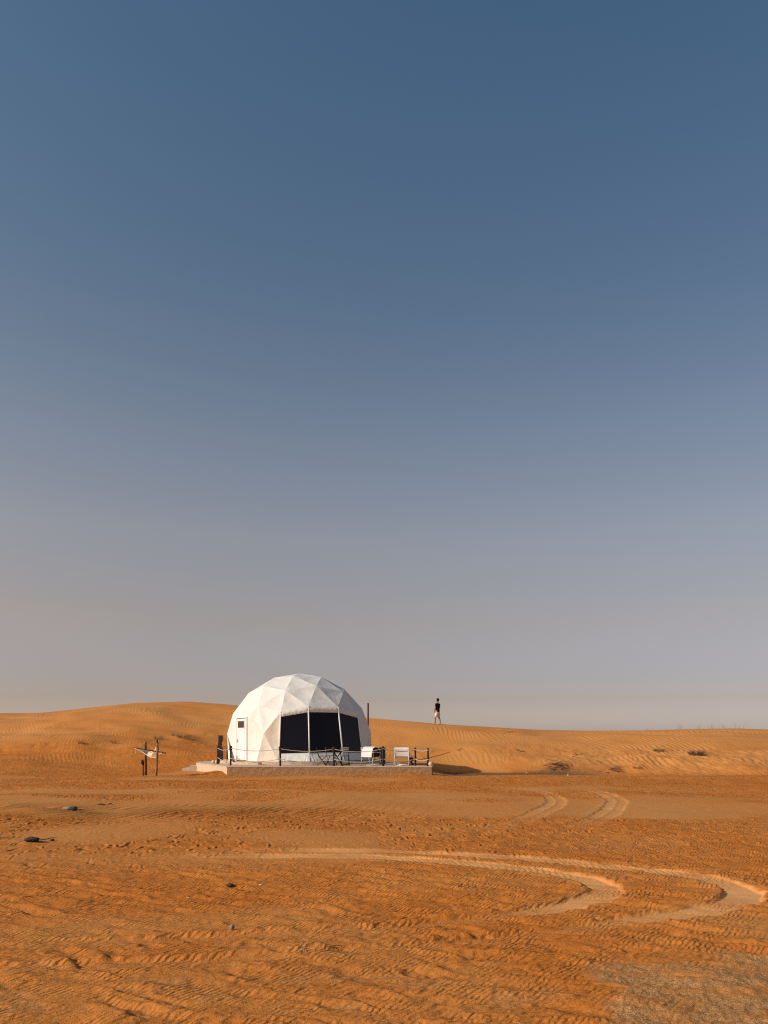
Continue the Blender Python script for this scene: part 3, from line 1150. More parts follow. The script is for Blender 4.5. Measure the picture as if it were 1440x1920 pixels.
# ------------------------------------------------------------------ stones
def stone(name, material, loc, size, seed, label, cat='stone', group=None, sink=0.25, rz=0.0):
    vs, fs = [], []
    nu, nv = 12, 8
    for i in range(nv + 1):
        th = math.pi * i / nv
        for j in range(nu):
            ph = 2 * math.pi * j / nu
            d = Vector((math.sin(th) * math.cos(ph), math.sin(th) * math.sin(ph), math.cos(th)))
            r_ = 1 + 0.30 * float(fbm(np.array([d.x * 1.4 + seed * 3.1]), np.array([d.y * 1.4 + d.z * 1.9 + seed]), 2, seed)[0])
            vs.append((d.x * r_ * size[0], d.y * r_ * size[1], d.z * r_ * size[2]))
    for i in range(nv):
        for j in range(nu):
            j2 = (j + 1) % nu
            fs.append((i * nu + j, (i + 1) * nu + j, (i + 1) * nu + j2, i * nu + j2))
    o = MB().add(vs, fs).build(name, material, smooth=True)
    o.location = (loc[0], loc[1], loc[2] + size[2] * (1 - sink))
    o.rotation_euler = (0, 0, rz)
    return tag(o, label, cat, group)


stone('rounded_stone', M_STONE, ((809 - 720) * 36.0 / F - 0.03, 36.0, DECK_Z), (0.135, 0.12, 0.12), 2, 'round cream stone on the right corner of the deck')
stone('rounded_stone', M_STONE, ((400 - 720) * 39.6 / F, 39.6, DECK_Z), (0.10, 0.09, 0.10), 3, 'left of two white stones at the left deck edge', group='pale stones at the deck edge')
stone('rounded_stone', M_STONE, ((406 - 720) * 39.4 / F, 39.4, DECK_Z), (0.075, 0.08, 0.10), 4, 'white stone touching the foot of the first rope post', group='pale stones at the deck edge')


# ------------------------------------------------------------------ furniture
def local(t):
    """part builder for a thing: geometry given in the thing's own frame"""
    def f(m_, name, material, parent=None, smooth=False):
        o = m_.build(name, material, parent or t, smooth)
        return o
    return f


def bistro_chair(x, y, rz, label, slat=M_BLACKMETAL):
    """folding chair; sits looking along its local +x"""
    t = thing('folding_chair', (x, y, DECK_Z), label, 'chair', 'dark folding chairs by the table', rz)
    P = local(t)
    for s in (-1, 1):
        yy = 0.19 * s
        P(MB().tube([(0.22, yy, 0.0), (-0.02, yy, 0.30), (-0.16, yy, 0.50), (-0.24, yy, 0.86)], 0.021, 6), 'back_leg', M_BLACKMETAL)
        y2 = 0.165 * s
        P(MB().tube([(-0.22, y2, 0.0), (0.20, y2, 0.44)], 0.021, 6), 'front_leg', M_BLACKMETAL)
    for k in range(5):
        P(MB().box((-0.14 + 0.085 * k, 0, 0.455), (0.07, 0.36, 0.02)), 'seat_slat', M_BLACKMETAL)
    for z, xx in ((0.66, -0.196), (0.76, -0.220), (0.84, -0.238)):
        P(MB().box((xx + 0.02, 0, z), (0.012, 0.38, 0.055)), 'back_slat', slat)
    P(MB().tube([(0.19, -0.19, 0.036), (0.19, 0.19, 0.036)], 0.009, 6), 'stretcher', M_BLACKMETAL)
    P(MB().tube([(-0.185, -0.165, 0.036), (-0.185, 0.165, 0.036)], 0.009, 6), 'stretcher', M_BLACKMETAL)
    return t


bistro_chair((603 - 720) * 36.6 / F, 36.6, R(4), 'dark folding chair seen from the side, left of the small table')
bistro_chair((647 - 720) * 36.75 / F, 36.75, R(-82), 'dark folding chair with pale back slats, right of the small table', M_GREYSLAT)
bistro_chair((621 - 720) * 37.15 / F, 37.15, R(-60), 'dark folding chair half hidden behind the small table')
tx = (632.5 - 720) * 36.45 / F
tb = thing('folding_table', (tx, 36.45, DECK_Z), 'small dark folding table with crossed legs before the tent window', 'table')
P = local(tb)
disc = [(0.30 * math.cos(2 * math.pi * k / 28), 0.30 * math.sin(2 * math.pi * k / 28)) for k in range(28)]
P(MB().prism(disc, 0.70, 0.722), 'table_top', M_BLACKMETAL)
for s in (-1, 1):
    P(MB().tube([(-0.26, 0.17 * s, 0.0), (0.20, 0.17 * s, 0.70)], 0.022, 6), 'leg', M_BLACKMETAL)
    P(MB().tube([(0.26, 0.14 * s, 0.0), (-0.20, 0.14 * s, 0.70)], 0.022, 6), 'leg', M_BLACKMETAL)
P(MB().tube([(-0.245, -0.17, 0.03), (-0.245, 0.17, 0.03)], 0.010, 6), 'stretcher', M_BLACKMETAL)
P(MB().tube([(0.245, -0.14, 0.03), (0.245, 0.14, 0.03)], 0.010, 6), 'stretcher', M_BLACKMETAL)
P(MB().tube([(0, -0.18, 0.385), (0, 0.18, 0.385)], 0.012, 6), 'pivot_rod', M_BLACKMETAL)


def lounge_chair(x, y, rz, label, rounded):
    """low sling armchair on a sled frame; local +y is where the sitter looks, its back is towards -y"""
    t = thing('lounge_chair', (x, y, DECK_Z), label, 'chair', 'pale sling chairs on the deck', rz)
    P = local(t)
    w = 0.31
    # sling: back and seat of one cloth
    prof = [(-0.34, 0.86), (-0.37, 0.84), (-0.36, 0.78), (-0.32, 0.62), (-0.27, 0.46), (-0.20, 0.36), (0.0, 0.37), (0.26, 0.42), (0.32, 0.40)]
    if rounded:
        prof = [(-0.05, 0.90), (-0.16, 0.885), (-0.27, 0.83), (-0.34, 0.73), (-0.38, 0.58), (-0.40, 0.40), (-0.36, 0.36), (0.0, 0.37), (0.28, 0.42)]
    G = [[(-w + 2 * w * j / 10, yy + 0.018 * math.sin(math.pi * j / 10), z) for j in range(11)] for yy, z in prof]
    nb = 5 if not rounded else 6
    def thick(G_):
        m_ = MB()
        m_.grid(G_)
        m_.grid([[(x_, y_ + 0.018, z_) for x_, y_, z_ in reversed(row)] for row in G_])
        return m_
    P(thick(G[:nb]), 'backrest', M_WHITEFAB, smooth=True)
    P(thick(G[nb - 1:]), 'seat', M_WHITEFAB, smooth=True)
    if not rounded:
        m_ = MB().tube([(-w, -0.352, 0.70), (w, -0.352, 0.70)], 0.009, 6)
        P(m_, 'seam', M_GREYSLAT)
    for s in (-1, 1):
        xx = s * (w + 0.03)
        P(MB().tube([(xx, -0.40, 0.02), (xx, -0.28, 0.40), (xx, -0.36, 0.86)], 0.016, 8), 'back_leg', M_WHITEMETAL, smooth=True)
        P(MB().tube([(xx, 0.36, 0.02), (xx, 0.24, 0.40), (xx, 0.28, 0.60)], 0.016, 8), 'front_leg', M_WHITEMETAL, smooth=True)
        P(MB().tube([(xx, -0.36, 0.62), (xx, -0.1, 0.635), (xx, 0.31, 0.60)], 0.02, 8), 'armrest', M_WHITEMETAL, smooth=True)
        P(MB().tube([(xx, -0.40, 0.018), (xx, 0.36, 0.018)], 0.018, 8), 'runner', M_WHITEMETAL, smooth=True)
        P(MB().tube([(xx, -0.27, 0.38), (xx, 0.26, 0.40)], 0.014, 8), 'seat_rail', M_WHITEMETAL, smooth=True)
        P(MB().tube([(xx, -0.22, 0.30), (xx, 0.24, 0.58)], 0.012, 8), 'brace', M_BLACKMETAL, smooth=True)
        P(MB().tube([(xx, 0.20, 0.30), (xx, -0.28, 0.60)], 0.012, 8), 'brace', M_BLACKMETAL, smooth=True)
    if rounded:
        # tub sides between arm and seat, their shade painted dark, under a curved rim
        for s in (-1, 1):
            xx = s * (w + 0.012)
            rim = [(xx, -0.36, 0.70), (xx, -0.28, 0.82), (xx, -0.14, 0.87), (xx, 0.06, 0.86), (xx, 0.22, 0.78), (xx, 0.29, 0.62)]
            bot = [(xx, -0.36, 0.42), (xx, -0.28, 0.40), (xx, -0.14, 0.39), (xx, 0.02, 0.39), (xx, 0.14, 0.40), (xx, 0.20, 0.42)]
            m_ = MB().grid([rim, bot])
            m_.grid([[(x_ + 0.012 * s, y_, z_) for x_, y_, z_ in reversed(r_)] for r_ in (rim, bot)])
            P(m_, 'side_panel', M_SIDE)
            P(MB().tube(rim, 0.018, 8), 'rim', M_WHITEMETAL, smooth=True)
    P(MB().tube([(-w - 0.03, -0.40, 0.018), (w + 0.03, -0.40, 0.018)], 0.018, 8), 'crossbar', M_WHITEMETAL, smooth=True)
    P(MB().tube([(-w - 0.03, 0.36, 0.018), (w + 0.03, 0.36, 0.018)], 0.018, 8), 'crossbar', M_WHITEMETAL, smooth=True)
    return t


lounge_chair((696 - 720) * 37.2 / F, 37.2, R(-36), 'pale sling chair with rounded back, nearer the dome tent', True)
lounge_chair((754.5 - 720) * 36.95 / F, 36.95, R(-9), 'pale sling chair with square upright back, nearer the deck corner', False)

# black box right of the dome
bx_ = thing('storage_box', ((717 - 720) * 38.6 / F, 38.6, DECK_Z), 'tall black box standing right of the dome tent', 'box')
P = local(bx_)
P(MB().box((0, 0, 0.40), (0.30, 0.30, 0.78)), 'body', M_BLACKBOX)
P(MB().box((0, 0, 0.815), (0.33, 0.33, 0.05)), 'lid', M_BLACKBOX)
for s in (-1, 1):
    for q in (-1, 1):
        P(MB().box((s * 0.11, q * 0.11, 0.006), (0.05, 0.05, 0.012)), 'foot', M_BLACKMETAL)
P(MB().tube([(-0.07, -0.165, 0.7), (-0.07, -0.19, 0.7), (0.07, -0.19, 0.7), (0.07, -0.165, 0.7)], 0.01, 6), 'handle', M_BLACKMETAL)

# small dark lantern by the rope posts
ln = thing('lantern', ((771.5 - 720) * 37.0 / F, 37.0, DECK_Z), 'small dark lantern on the deck beside the rope posts', 'lantern')
P = local(ln)


def lathe(prof, n=14):
    m_ = MB()
    vs = [(r_ * math.cos(2 * math.pi * k / n), r_ * math.sin(2 * math.pi * k / n), z) for r_, z in prof for k in range(n)]
    fs = [(i * n + k, i * n + (k + 1) % n, (i + 1) * n + (k + 1) % n, (i + 1) * n + k) for i in range(len(prof) - 1) for k in range(n)]
    fs += [tuple(reversed(range(n))), tuple((len(prof) - 1) * n + k for k in range(n))]
    return m_.add(vs, fs)


P(lathe([(0.10, 0), (0.115, 0.03), (0.10, 0.10), (0.05, 0.13)]), 'base', M_BLACKMETAL, smooth=True)
P(lathe([(0.045, 0.13), (0.05, 0.16), (0.045, 0.20)]), 'neck', M_BLACKMETAL, smooth=True)
P(lathe([(0.05, 0.20), (0.095, 0.23), (0.10, 0.32), (0.06, 0.37), (0.02, 0.385)]), 'lamp_body', M_BLACKMETAL, smooth=True)
P(MB().tube([(0.09 * math.cos(a), 0, 0.33 + 0.10 * math.sin(a)) for a in [math.pi * k / 10 for k in range(11)]], 0.007, 6), 'handle', M_BLACKMETAL)

# pole behind the tent
py_ = 46.6
px_ = (689.8 - 720) * py_ / F
gz_ = ground_z(px_, py_)
hp = EYE - (1318 - HOR) * py_ / F - gz_
po = MB().tube([(0, 0, -0.25), (0, 0, hp * 0.5), (0.01, 0, hp - 0.02), (0.01, 0, hp)], [0.062, 0.06, 0.058, 0.045], 12).build('pole', M_POLE, smooth=True)
po.location = (px_, py_, gz_)
tag(po, 'slim rust brown pole rising behind the right side of the tent', 'pole')

# ------------------------------------------------------------------ driftwood stand with net, left
def branch(pts_, rads, seed, n=9):
    rr = random.Random(seed)
    out, ro = [], []
    for i in range(len(pts_) - 1):
        a, b = Vector(pts_[i]), Vector(pts_[i + 1])
        for k in range(4):
            t_ = k / 4
            out.append(a.lerp(b, t_) + Vector((rr.uniform(-1, 1), rr.uniform(-1, 1), 0)) * 0.010)
            ro.append((rads[i] * (1 - t_) + rads[i + 1] * t_) * rr.uniform(0.85, 1.18))
    out.append(Vector(pts_[-1]))
    ro.append(rads[-1])
    return MB().tube(out, ro, n)


YN = 35.6
bR = flat_pt(293, 1455)
bL = ((273.5 - 720) * (bR[1] + 1.1) / F, bR[1] + 1.1)
zR, zL = ground_z(*bR), ground_z(*bL)
sr = thing('branch_post', (bR[0], bR[1], zR), 'taller knotty branch post, right of the two that hold the net', 'post', 'branch posts of the net')
P = local(sr)
P(branch([(0.0, 0, -0.2), (0.0, 0, 0.2), (0.03, 0, 0.75), (0.055, 0, 1.25), (0.05, 0, 1.52)], [0.075, 0.055, 0.05, 0.055, 0.045], 1), 'stem', M_BRANCH, smooth=True)
P(branch([(0.05, 0, 1.48), (0.035, 0, 1.58), (0.055, 0, 1.66)], [0.04, 0.032, 0.025], 2), 'stub', M_DARKWOOD, smooth=True)
P(branch([(0.04, 0, 0.66), (0.09, 0, 0.74)], [0.022, 0.010], 3), 'knot', M_BRANCH, smooth=True)
P(branch([(-0.01, 0, 0.12), (-0.07, 0.0, 0.36)], [0.03, 0.012], 4), 'knot', M_BRANCH, smooth=True)
sl_ = thing('branch_post', (bL[0], bL[1], zL), 'dark branch post with knobbed top, left of the two that hold the net', 'post', 'branch posts of the net')
P = local(sl_)
P(branch([(0.0, 0, -0.2), (0.0, 0, 0.4), (0.0, 0, 1.0), (-0.02, 0, 1.45)], [0.055, 0.05, 0.05, 0.045], 5), 'stem', M_DARKWOOD, smooth=True)
P(branch([(-0.02, 0, 1.42), (-0.03, 0, 1.52), (-0.03, 0, 1.62)], [0.045, 0.075, 0.035], 6), 'knob', M_BRANCH, smooth=True)
P(branch([(-0.05, 0, 1.52), (-0.13, 0, 1.48)], [0.022, 0.010], 7), 'knot', M_BRANCH, smooth=True)
cl = MB()
c_px = ((268.5 - 720) * (bL[1] + 0.15) / F, bL[1] + 0.15)
cz_ = ground_z(*c_px)
cl.tube([(0, 0, -0.15), (0, 0, 0.45), (0, 0, 0.52), (-0.03, 0, 0.58), (-0.03, 0, 0.70), (0, 0, 0.73)], [0.028, 0.026, 0.045, 0.075, 0.08, 0.05], 10)
o = cl.build('club_post', M_DARKWOOD, smooth=True)
o.location = (*c_px, cz_)
tag(o, 'short dark club headed stake beside the left branch post', 'stake')

# stick carrying the net
A = at(252.5, 1402, bR[1] + 0.35)
B = at(311, 1412, bR[1] - 0.10)
d_ = (B - A)
st = branch([(0, 0, 0), tuple(d_ * 0.3), tuple(d_ * 0.62), tuple(d_ * 0.97), tuple(d_)], [0.02, 0.024, 0.026, 0.024, 0.032], 9, 7).build('net_stick', M_DARKWOOD, smooth=True)
st.location = A
tag(st, 'thin crooked stick laid across the net between the branch posts', 'stick')

# net: a triangular knotted cloth, woven from cords
net = thing('hanging_net', tuple(A), 'beige knotted net hanging in a triangle between two branch posts', 'net')
P = local(net)
TLp = Vector((0, 0, -0.01))
top_pts = [Vector((0, 0, 0)), (Vector((bL[0], bL[1], zL + 1.24)) - A), (Vector((bL[0] + 0.1, bL[1] - 0.1, zL + 1.09)) - A), (Vector((bR[0] - 0.12, bR[1] + 0.1, zR + 1.14)) - A), (Vector((bR[0], bR[1] + 0.02, zR + 1.36)) - A)]
bot_pts = [Vector((0, 0, -0.02)), at(265, 1408.5, bR[1] + 0.35) - A, at(274, 1415, bR[1] + 0.3) - A, at(283, 1420, bR[1] + 0.2) - A, at(293.5, 1420.5, bR[1] + 0.12) - A]


def along(pts_, u):
    x = u * (len(pts_) - 1)
    i = min(int(x), len(pts_) - 2)
    return pts_[i].lerp(pts_[i + 1], x - i)


def net_p(u, v):
    a, b = along(top_pts, u), along(bot_pts, u)
    p = a.lerp(b, v)
    return p + Vector((0, -0.07 * math.sin(math.pi * v) * math.sin(math.pi * u), 0))


m_ = MB()
rn = random.Random(3)
for q in range(-9, 26):
    for sgn in (1, -1):
        line = []
        for k in range(22):
            u = k / 21
            v = (q / 12.0) + sgn * (u - 0.5) * 1.6
            if 0 <= v <= 1:
                line.append(net_p(u, v) + Vector((rn.uniform(-.006, .006), rn.uniform(-.006, .006), rn.uniform(-.006, .006))))
        if len(line) > 1:
            m_.tube(line, 0.012, 5)
P(m_, 'mesh_cords', M_NET)
P(MB().tube([along(top_pts, k / 24) for k in range(25)], 0.016, 6), 'edge_cord', M_NET, smooth=True)
P(MB().tube([along(bot_pts, k / 24) for k in range(25)], 0.022, 6), 'edge_cord', M_NET, smooth=True)
tail = [at(254, 1403.5, bR[1] + 0.35) - A, at(254.4, 1408, bR[1] + 0.35) - A, at(254, 1413.5, bR[1] + 0.35) - A]
P(MB().tube(tail, 0.011, 6), 'tassel', M_NET)
P(MB().tube([at(296, 1417, bR[1] + 0.02) - A, at(300, 1413.5, bR[1] - 0.02) - A, at(304, 1411.5, bR[1] - 0.06) - A], 0.02, 6), 'edge_cord', M_NET)

# ------------------------------------------------------------------ person on the dune
def skin_mesh(name, pts_, edges, root, sub=2):
    me = bpy.data.meshes.new(name)
    me.from_pydata([p[0] for p in pts_], edges, [])
    o = bpy.data.objects.new(name, me)
    col.objects.link(o)
    o.modifiers.new('s', 'SKIN')
    for i, p in enumerate(pts_):
        r_ = p[1]
        me.skin_vertices[0].data[i].radius = r_ if isinstance(r_, tuple) else (r_, r_)
        me.skin_vertices[0].data[i].use_root = (i == root)
    if sub:
        ss = o.modifiers.new('u', 'SUBSURF')
        ss.levels = sub
        ss.render_levels = sub
    dg = bpy.context.evaluated_depsgraph_get()
    m2 = bpy.data.meshes.new_from_object(o.evaluated_get(dg))
    bpy.data.objects.remove(o)
    m2.polygons.foreach_set('use_smooth', [True] * len(m2.polygons))
    m2.name = name
    return m2


M_SKIN = mat('skin', (0.30, 0.155, 0.10), 0.6, 0.3)
M_SHIRT = mat('black_shirt', (0.012, 0.009, 0.010), 0.9, 0.1, None, (9.0, 0.5, 0.03))
M_SHORTS = mat('cream_shorts', (0.62, 0.53, 0.44), 0.9, 0.1, None, (8.0, 0.6, 0.04))
M_HAIR = mat('dark_hair', (0.010, 0.007, 0.006), 0.7, 0.2)
M_SHOE = mat('pale_shoes', (0.45, 0.33, 0.24), 0.8, 0.2)

pg = ground_at(820.5, 1358.5)
pxw = (820.6 - 720) * 55.2 / F
pg = Vector((pxw, 55.2, ground_z(pxw, 55.2)))
person = thing('person', tuple(pg), 'person in black shirt and cream shorts standing on the dune crest', 'person', rz=R(58))
# local frame: facing +y, left hand at -x
FL, FR = (-0.11, 0.17), (0.10, -0.15)


def gz_local(lx, ly):
    c, s = math.cos(R(58)), math.sin(R(58))
    return ground_z(pg.x + lx * c - ly * s, pg.y + lx * s + ly * c) - pg.z


zl, zr = gz_local(*FL), gz_local(*FR)
S = 1.0
body = [((0, 0, 0.98), (0.15, 0.11)),            # 0 pelvis
        ((0, 0.01, 1.14), (0.14, 0.10)),         # 1
        ((0, 0.0, 1.32), (0.165, 0.11)),         # 2 chest
        ((0, -0.01, 1.47), (0.13, 0.09)),        # 3 upper chest
        ((0, 0.0, 1.56), (0.058, 0.06)),         # 4 neck
        ((-0.005, 0.02, 1.67), (0.078, 0.09)),  # 5 face
        ((-0.005, 0.015, 1.76), (0.092, 0.102)), # 6 head
        ((-0.005, 0.005, 1.82), (0.055, 0.065)), # 7 crown
        ((-0.11, 0, 0.90), (0.095, 0.10)),       # 8 hip L
        ((-0.12, 0.13, 0.52 + zl), (0.062, 0.065)),   # 9 knee L
        ((-0.12, 0.12, 0.36 + zl), (0.058, 0.062)),  # 10 calf L
        ((-0.11, 0.14, 0.10 + zl), (0.036, 0.042)),  # 11 ankle L
        ((0.11, 0, 0.90), (0.095, 0.10)),        # 12
        ((0.11, -0.05, 0.52 + zr), (0.062, 0.065)),    # 13
        ((0.11, -0.11, 0.36 + zr), (0.058, 0.062)),
        ((0.10, -0.18, 0.10 + zr), (0.036, 0.042)),   # 15
        ((-0.20, 0, 1.45), (0.058, 0.058)),      # 16 shoulder L
        ((-0.25, 0.05, 1.20), (0.044, 0.044)),  # 17 elbow L
        ((-0.20, 0.16, 0.98), (0.034, 0.036)),   # 18 wrist L
        ((0.20, 0, 1.45), (0.058, 0.058)),       # 19 shoulder R
        ((0.26, -0.03, 1.20), (0.044, 0.044)),     # 20 elbow R
        ((0.20, 0.10, 0.98), (0.030, 0.030)),    # 21 wrist R
        ]
edges = [(0, 1), (1, 2), (2, 3), (3, 4), (4, 5), (5, 6), (6, 7), (0, 8), (8, 9), (9, 10), (10, 11), (0, 12), (12, 13), (13, 14), (14, 15),
         (3, 16), (16, 17), (17, 18), (3, 19), (19, 20), (20, 21)]
# feet
body += [((-0.11, 0.22, 0.045 + zl), (0.040, 0.032)), ((-0.11, 0.30, 0.03 + zl), (0.036, 0.024)),
         ((0.10, -0.09, 0.045 + zr), (0.040, 0.032)), ((0.10, -0.01, 0.03 + zr), (0.036, 0.024))]
edges += [(11, 22), (22, 23), (15, 24), (24, 25)]


def hand(wi, w, d, side):
    """palm with five fingers growing out of wrist vertex wi along direction d"""
    w, d, side = Vector(w), Vector(d).normalized(), Vector(side).normalized()
    n = len(body)
    pal = w + d * 0.07
    body.append((tuple(pal), (0.030, 0.018)))
    edges.append((wi, n))
    for k, (o_, L_) in enumerate(((-0.03, 0.075), (-0.010, 0.085), (0.012, 0.08), (0.032, 0.062))):
        a = pal + d * 0.03 + side * o_
        b = a + d * L_ * 0.55
        c_ = b + (d * 0.6 - d.cross(side) * 0.5).normalized() * L_ * 0.5
        i = len(body)
        body.extend([(tuple(a), 0.010), (tuple(b), 0.009), (tuple(c_), 0.007)])
        edges.extend([(n, i), (i, i + 1), (i + 1, i + 2)])
    a = w + d * 0.04 - side * 0.04
    b = a + (d - side).normalized() * 0.05
    i = len(body)
    body.extend([(tuple(a), 0.012), (tuple(b), 0.009)])
    edges.extend([(n, i), (i, i + 1)])


hand(18, (-0.20, 0.16, 0.98), (0.15, 0.10, -1), (0.2, 0.9, 0))
hand(21, (0.20, 0.10, 0.98), (-0.1, 0.15, -1), (-0.2, 0.9, 0))


def bobj(name, me, material, parent=person):
    me.materials.clear()
    me.materials.append(material)
    o = bpy.data.objects.new(name, me)
    col.objects.link(o)
    o.parent = parent
    return o


bodyo = bobj('body', skin_mesh('body', body, edges, 0), M_SKIN)
shirt = [((0, 0, 0.85), (0.195, 0.165)), ((0, 0, 0.98), (0.19, 0.16)), ((0, 0.01, 1.12), (0.185, 0.15)), ((0, 0, 1.32), (0.205, 0.155)), ((0, -0.01, 1.47), (0.16, 0.12)), ((0, 0, 1.545), (0.072, 0.075)),
         ((-0.21, 0, 1.45), (0.078, 0.078)), ((-0.24, 0.03, 1.25), (0.072, 0.07)), ((0.21, 0, 1.45), (0.078, 0.078)), ((0.26, 0.0, 1.22), (0.072, 0.07))]
bobj('shirt', skin_mesh('shirt', shirt, [(0, 1), (1, 2), (2, 3), (3, 4), (4, 5), (4, 6), (6, 7), (4, 8), (8, 9)], 0), M_SHIRT, bodyo)
shorts = [((0, 0, 0.99), (0.17, 0.125)), ((0, 0, 0.90), (0.165, 0.13)), ((-0.115, 0.0, 0.80), (0.125, 0.13)), ((-0.12, 0.10, 0.50 + zl), (0.115, 0.12)), ((0.115, 0, 0.80), (0.125, 0.13)), ((0.115, -0.04, 0.50 + zr), (0.115, 0.12))]
bobj('shorts', skin_mesh('shorts', shorts, [(0, 1), (1, 2), (2, 3), (1, 4), (4, 5)], 0), M_SHORTS, bodyo)


def ellipsoid(c, r_, cut=None, n=14):
    vs, fs = [], []
    for i in range(n + 1):
        th = math.pi * i / n
        for j in range(2 * n):
            ph = math.pi * j / n
            vs.append((c[0] + r_[0] * math.sin(th) * math.cos(ph), c[1] + r_[1] * math.sin(th) * math.sin(ph), c[2] + r_[2] * math.cos(th)))
    w = 2 * n
    for i in range(n):
        for j in range(w):
            f = (i * w + j, (i + 1) * w + j, (i + 1) * w + (j + 1) % w, i * w + (j + 1) % w)
            cc = sum((Vector(vs[k]) for k in f), Vector()) / 4
            if cut is None or cut(cc):
                fs.append(f)
    return MB().add(vs, fs)


# head turned to the left: face towards local -x/+y
fdir = Vector((-0.25, 0.95, 0)).normalized()
hc = Vector((-0.005, 0.012, 1.745))
hair = ellipsoid(hc + Vector((0, 0, 0.012)) - fdir * 0.008, (0.118, 0.122, 0.128), lambda c: not ((c - hc).dot(fdir) > 0.028 and c.z < hc.z + 0.055) and c.z > hc.z - 0.10)
hm_ = hair.build('hair', M_HAIR, bodyo, True)
up_ = Vector((0, 0, 1))
sd_ = fdir.cross(up_)
nose = MB().tube([hc + fdir * 0.085 + up_ * 0.0, hc + fdir * 0.108 - up_ * 0.03, hc + fdir * 0.088 - up_ * 0.038], [0.008, 0.013, 0.006], 6)
nose.build('nose', M_SKIN, bodyo, True)
for s in (-1, 1):
    ellipsoid(hc + fdir * 0.078 + sd_ * 0.032 * s + up_ * 0.002, (0.010, 0.010, 0.008), n=5).build('eye', M_HAIR, bodyo, True)
    ellipsoid(hc + sd_ * 0.088 * s - up_ * 0.02, (0.02, 0.02, 0.03), n=6).build('ear', M_SKIN, bodyo, True)
MB().tube([hc + fdir * 0.084 + sd_ * 0.022 - up_ * 0.065, hc + fdir * 0.09 - up_ * 0.067, hc + fdir * 0.084 - sd_ * 0.022 - up_ * 0.065], 0.005, 5).build('mouth', M_SHOE, bodyo, True)

# ------------------------------------------------------------------ vegetation and litter
def blades(n, h, spread, lean, w, seed, droop=0.3):
    rr = random.Random(seed)
    m_ = MB()
    for k in range(n):
        a = rr.uniform(0, 2 * math.pi)
        r0 = spread * math.sqrt(rr.random()) * 0.5
        b = Vector((r0 * math.cos(a), r0 * math.sin(a), -0.02))
        a2 = a + rr.uniform(-0.8, 0.8)
        L_ = h * rr.uniform(0.5, 1.1)
        ln_ = lean * rr.uniform(0.2, 1.2)
        d = Vector((math.cos(a2) * ln_, math.sin(a2) * ln_, 1)).normalized()
        p1 = b + d * L_ * 0.55
        d2 = (d + Vector((math.cos(a2), math.sin(a2), -0.4)) * droop).normalized()
        p2 = p1 + d2 * L_ * 0.45
        m_.tube([b, p1, p2], [w, w * 0.8, w * 0.3], 3, False)
    return m_


def tuft(px, py, n, h, spread, lean, w, material, seed, label, name='grass_tuft', cat='grass tuft', group=None):
    g = ground_at(px, py)
    o = blades(n, h, spread, lean, w, seed).build(name, material)
    o.location = g
    return tag(o, label, cat, group)


def twig_pile(px, py, n, L_, w, h, material, seed, label, name='twig_pile', cat='twigs', group=None):
    rr = random.Random(seed)
    g = ground_at(px, py)
    m_ = MB()
    for k in range(n):
        c = Vector((rr.gauss(0, 0.28) * L_, rr.gauss(0, 0.2) * L_, 0))
        zz = max(ground_z(g.x + c.x, g.y + c.y) - g.z, -0.2)
        a = rr.uniform(0, 2 * math.pi)
        l2 = L_ * rr.uniform(0.25, 0.6)
        d = Vector((math.cos(a), math.sin(a), rr.uniform(-0.1, 0.35)))
        p0 = c + Vector((0, 0, zz + rr.uniform(0, h) * 0.5))
        p1 = p0 + d * l2 * 0.5 + Vector((0, 0, rr.uniform(-.1, .1) * l2))
        p2 = p0 + d * l2 + Vector((rr.uniform(-.1, .1) * l2, rr.uniform(-.1, .1) * l2, -abs(d.z) * l2 * 0.5))
        m_.tube([p0, p1, p2], [w, w * 0.9, w * 0.5], 4)
    o = m_.build(name, material)
    o.location = g
    return tag(o, label, cat, group)


tuft(1305, 1415, 240, 0.34, 0.75, 1.1, 0.007, M_GREYSHRUB, 5, 'dark grey shrub, larger of two on the right dune', 'low_shrub', 'shrub')
tuft(1235, 1409, 130, 0.20, 0.60, 1.0, 0.007, M_GREEN, 6, 'small green shrub left of the dark one on the right dune', 'low_shrub', 'shrub')
tuft(1195, 1441, 60, 0.16, 0.4, 1.0, 0.007, M_GREYSHRUB, 7, 'little grey shrub low at the foot of the right dune', 'low_shrub', 'shrub')
tuft(345, 1383, 120, 0.28, 0.9, 0.9, 0.008, M_GREEN, 8, 'green grass tuft on the dune left of the tent', group='grass tufts on the left dune')
tuft(328, 1379, 40, 0.2, 0.5, 0.9, 0.008, M_GREEN, 9, 'small grass tuft just left of the greener one', group='grass tufts on the left dune')
tuft(298, 1387, 60, 0.36, 0.6, 0.5, 0.007, M_GREEN, 10, 'thin grass tuft directly behind the taller branch post', group='grass tufts on the left dune')
tuft(151, 1395, 26, 0.35, 0.3, 0.5, 0.007, M_TWIG, 11, 'lone dry sprig far left below the dune, left of another', group='dry sprigs on the left')
tuft(213, 1394, 22, 0.30, 0.3, 0.5, 0.007, M_TWIG, 12, 'lone dry sprig nearest the branch posts on their left', group='dry sprigs on the left')
words = ['leftmost sparse grass sprig on the right skyline', 'second sparse grass sprig from the left on the right skyline',
         'third sparse grass sprig from the left on the right skyline', 'fourth sparse grass sprig from the left on the right skyline',
         'second sparse grass sprig from the right on the right skyline', 'rightmost sparse grass sprig on the right skyline']
for k, (px, h) in enumerate(((1217, 0.22), (1274, 0.5), (1309, 0.42), (1339, 0.48), (1362, 0.45), (1386, 0.52))):
    yy = 55.9
    xx = (px - 720) * yy / F
    o = blades(7 if k else 10, h, 0.7, 0.35, 0.005, 30 + k).build('grass_sprig', M_TWIG)
    o.location = (xx, yy, ground_z(xx, yy))
    tag(o, words[k], 'grass', 'skyline sprigs')
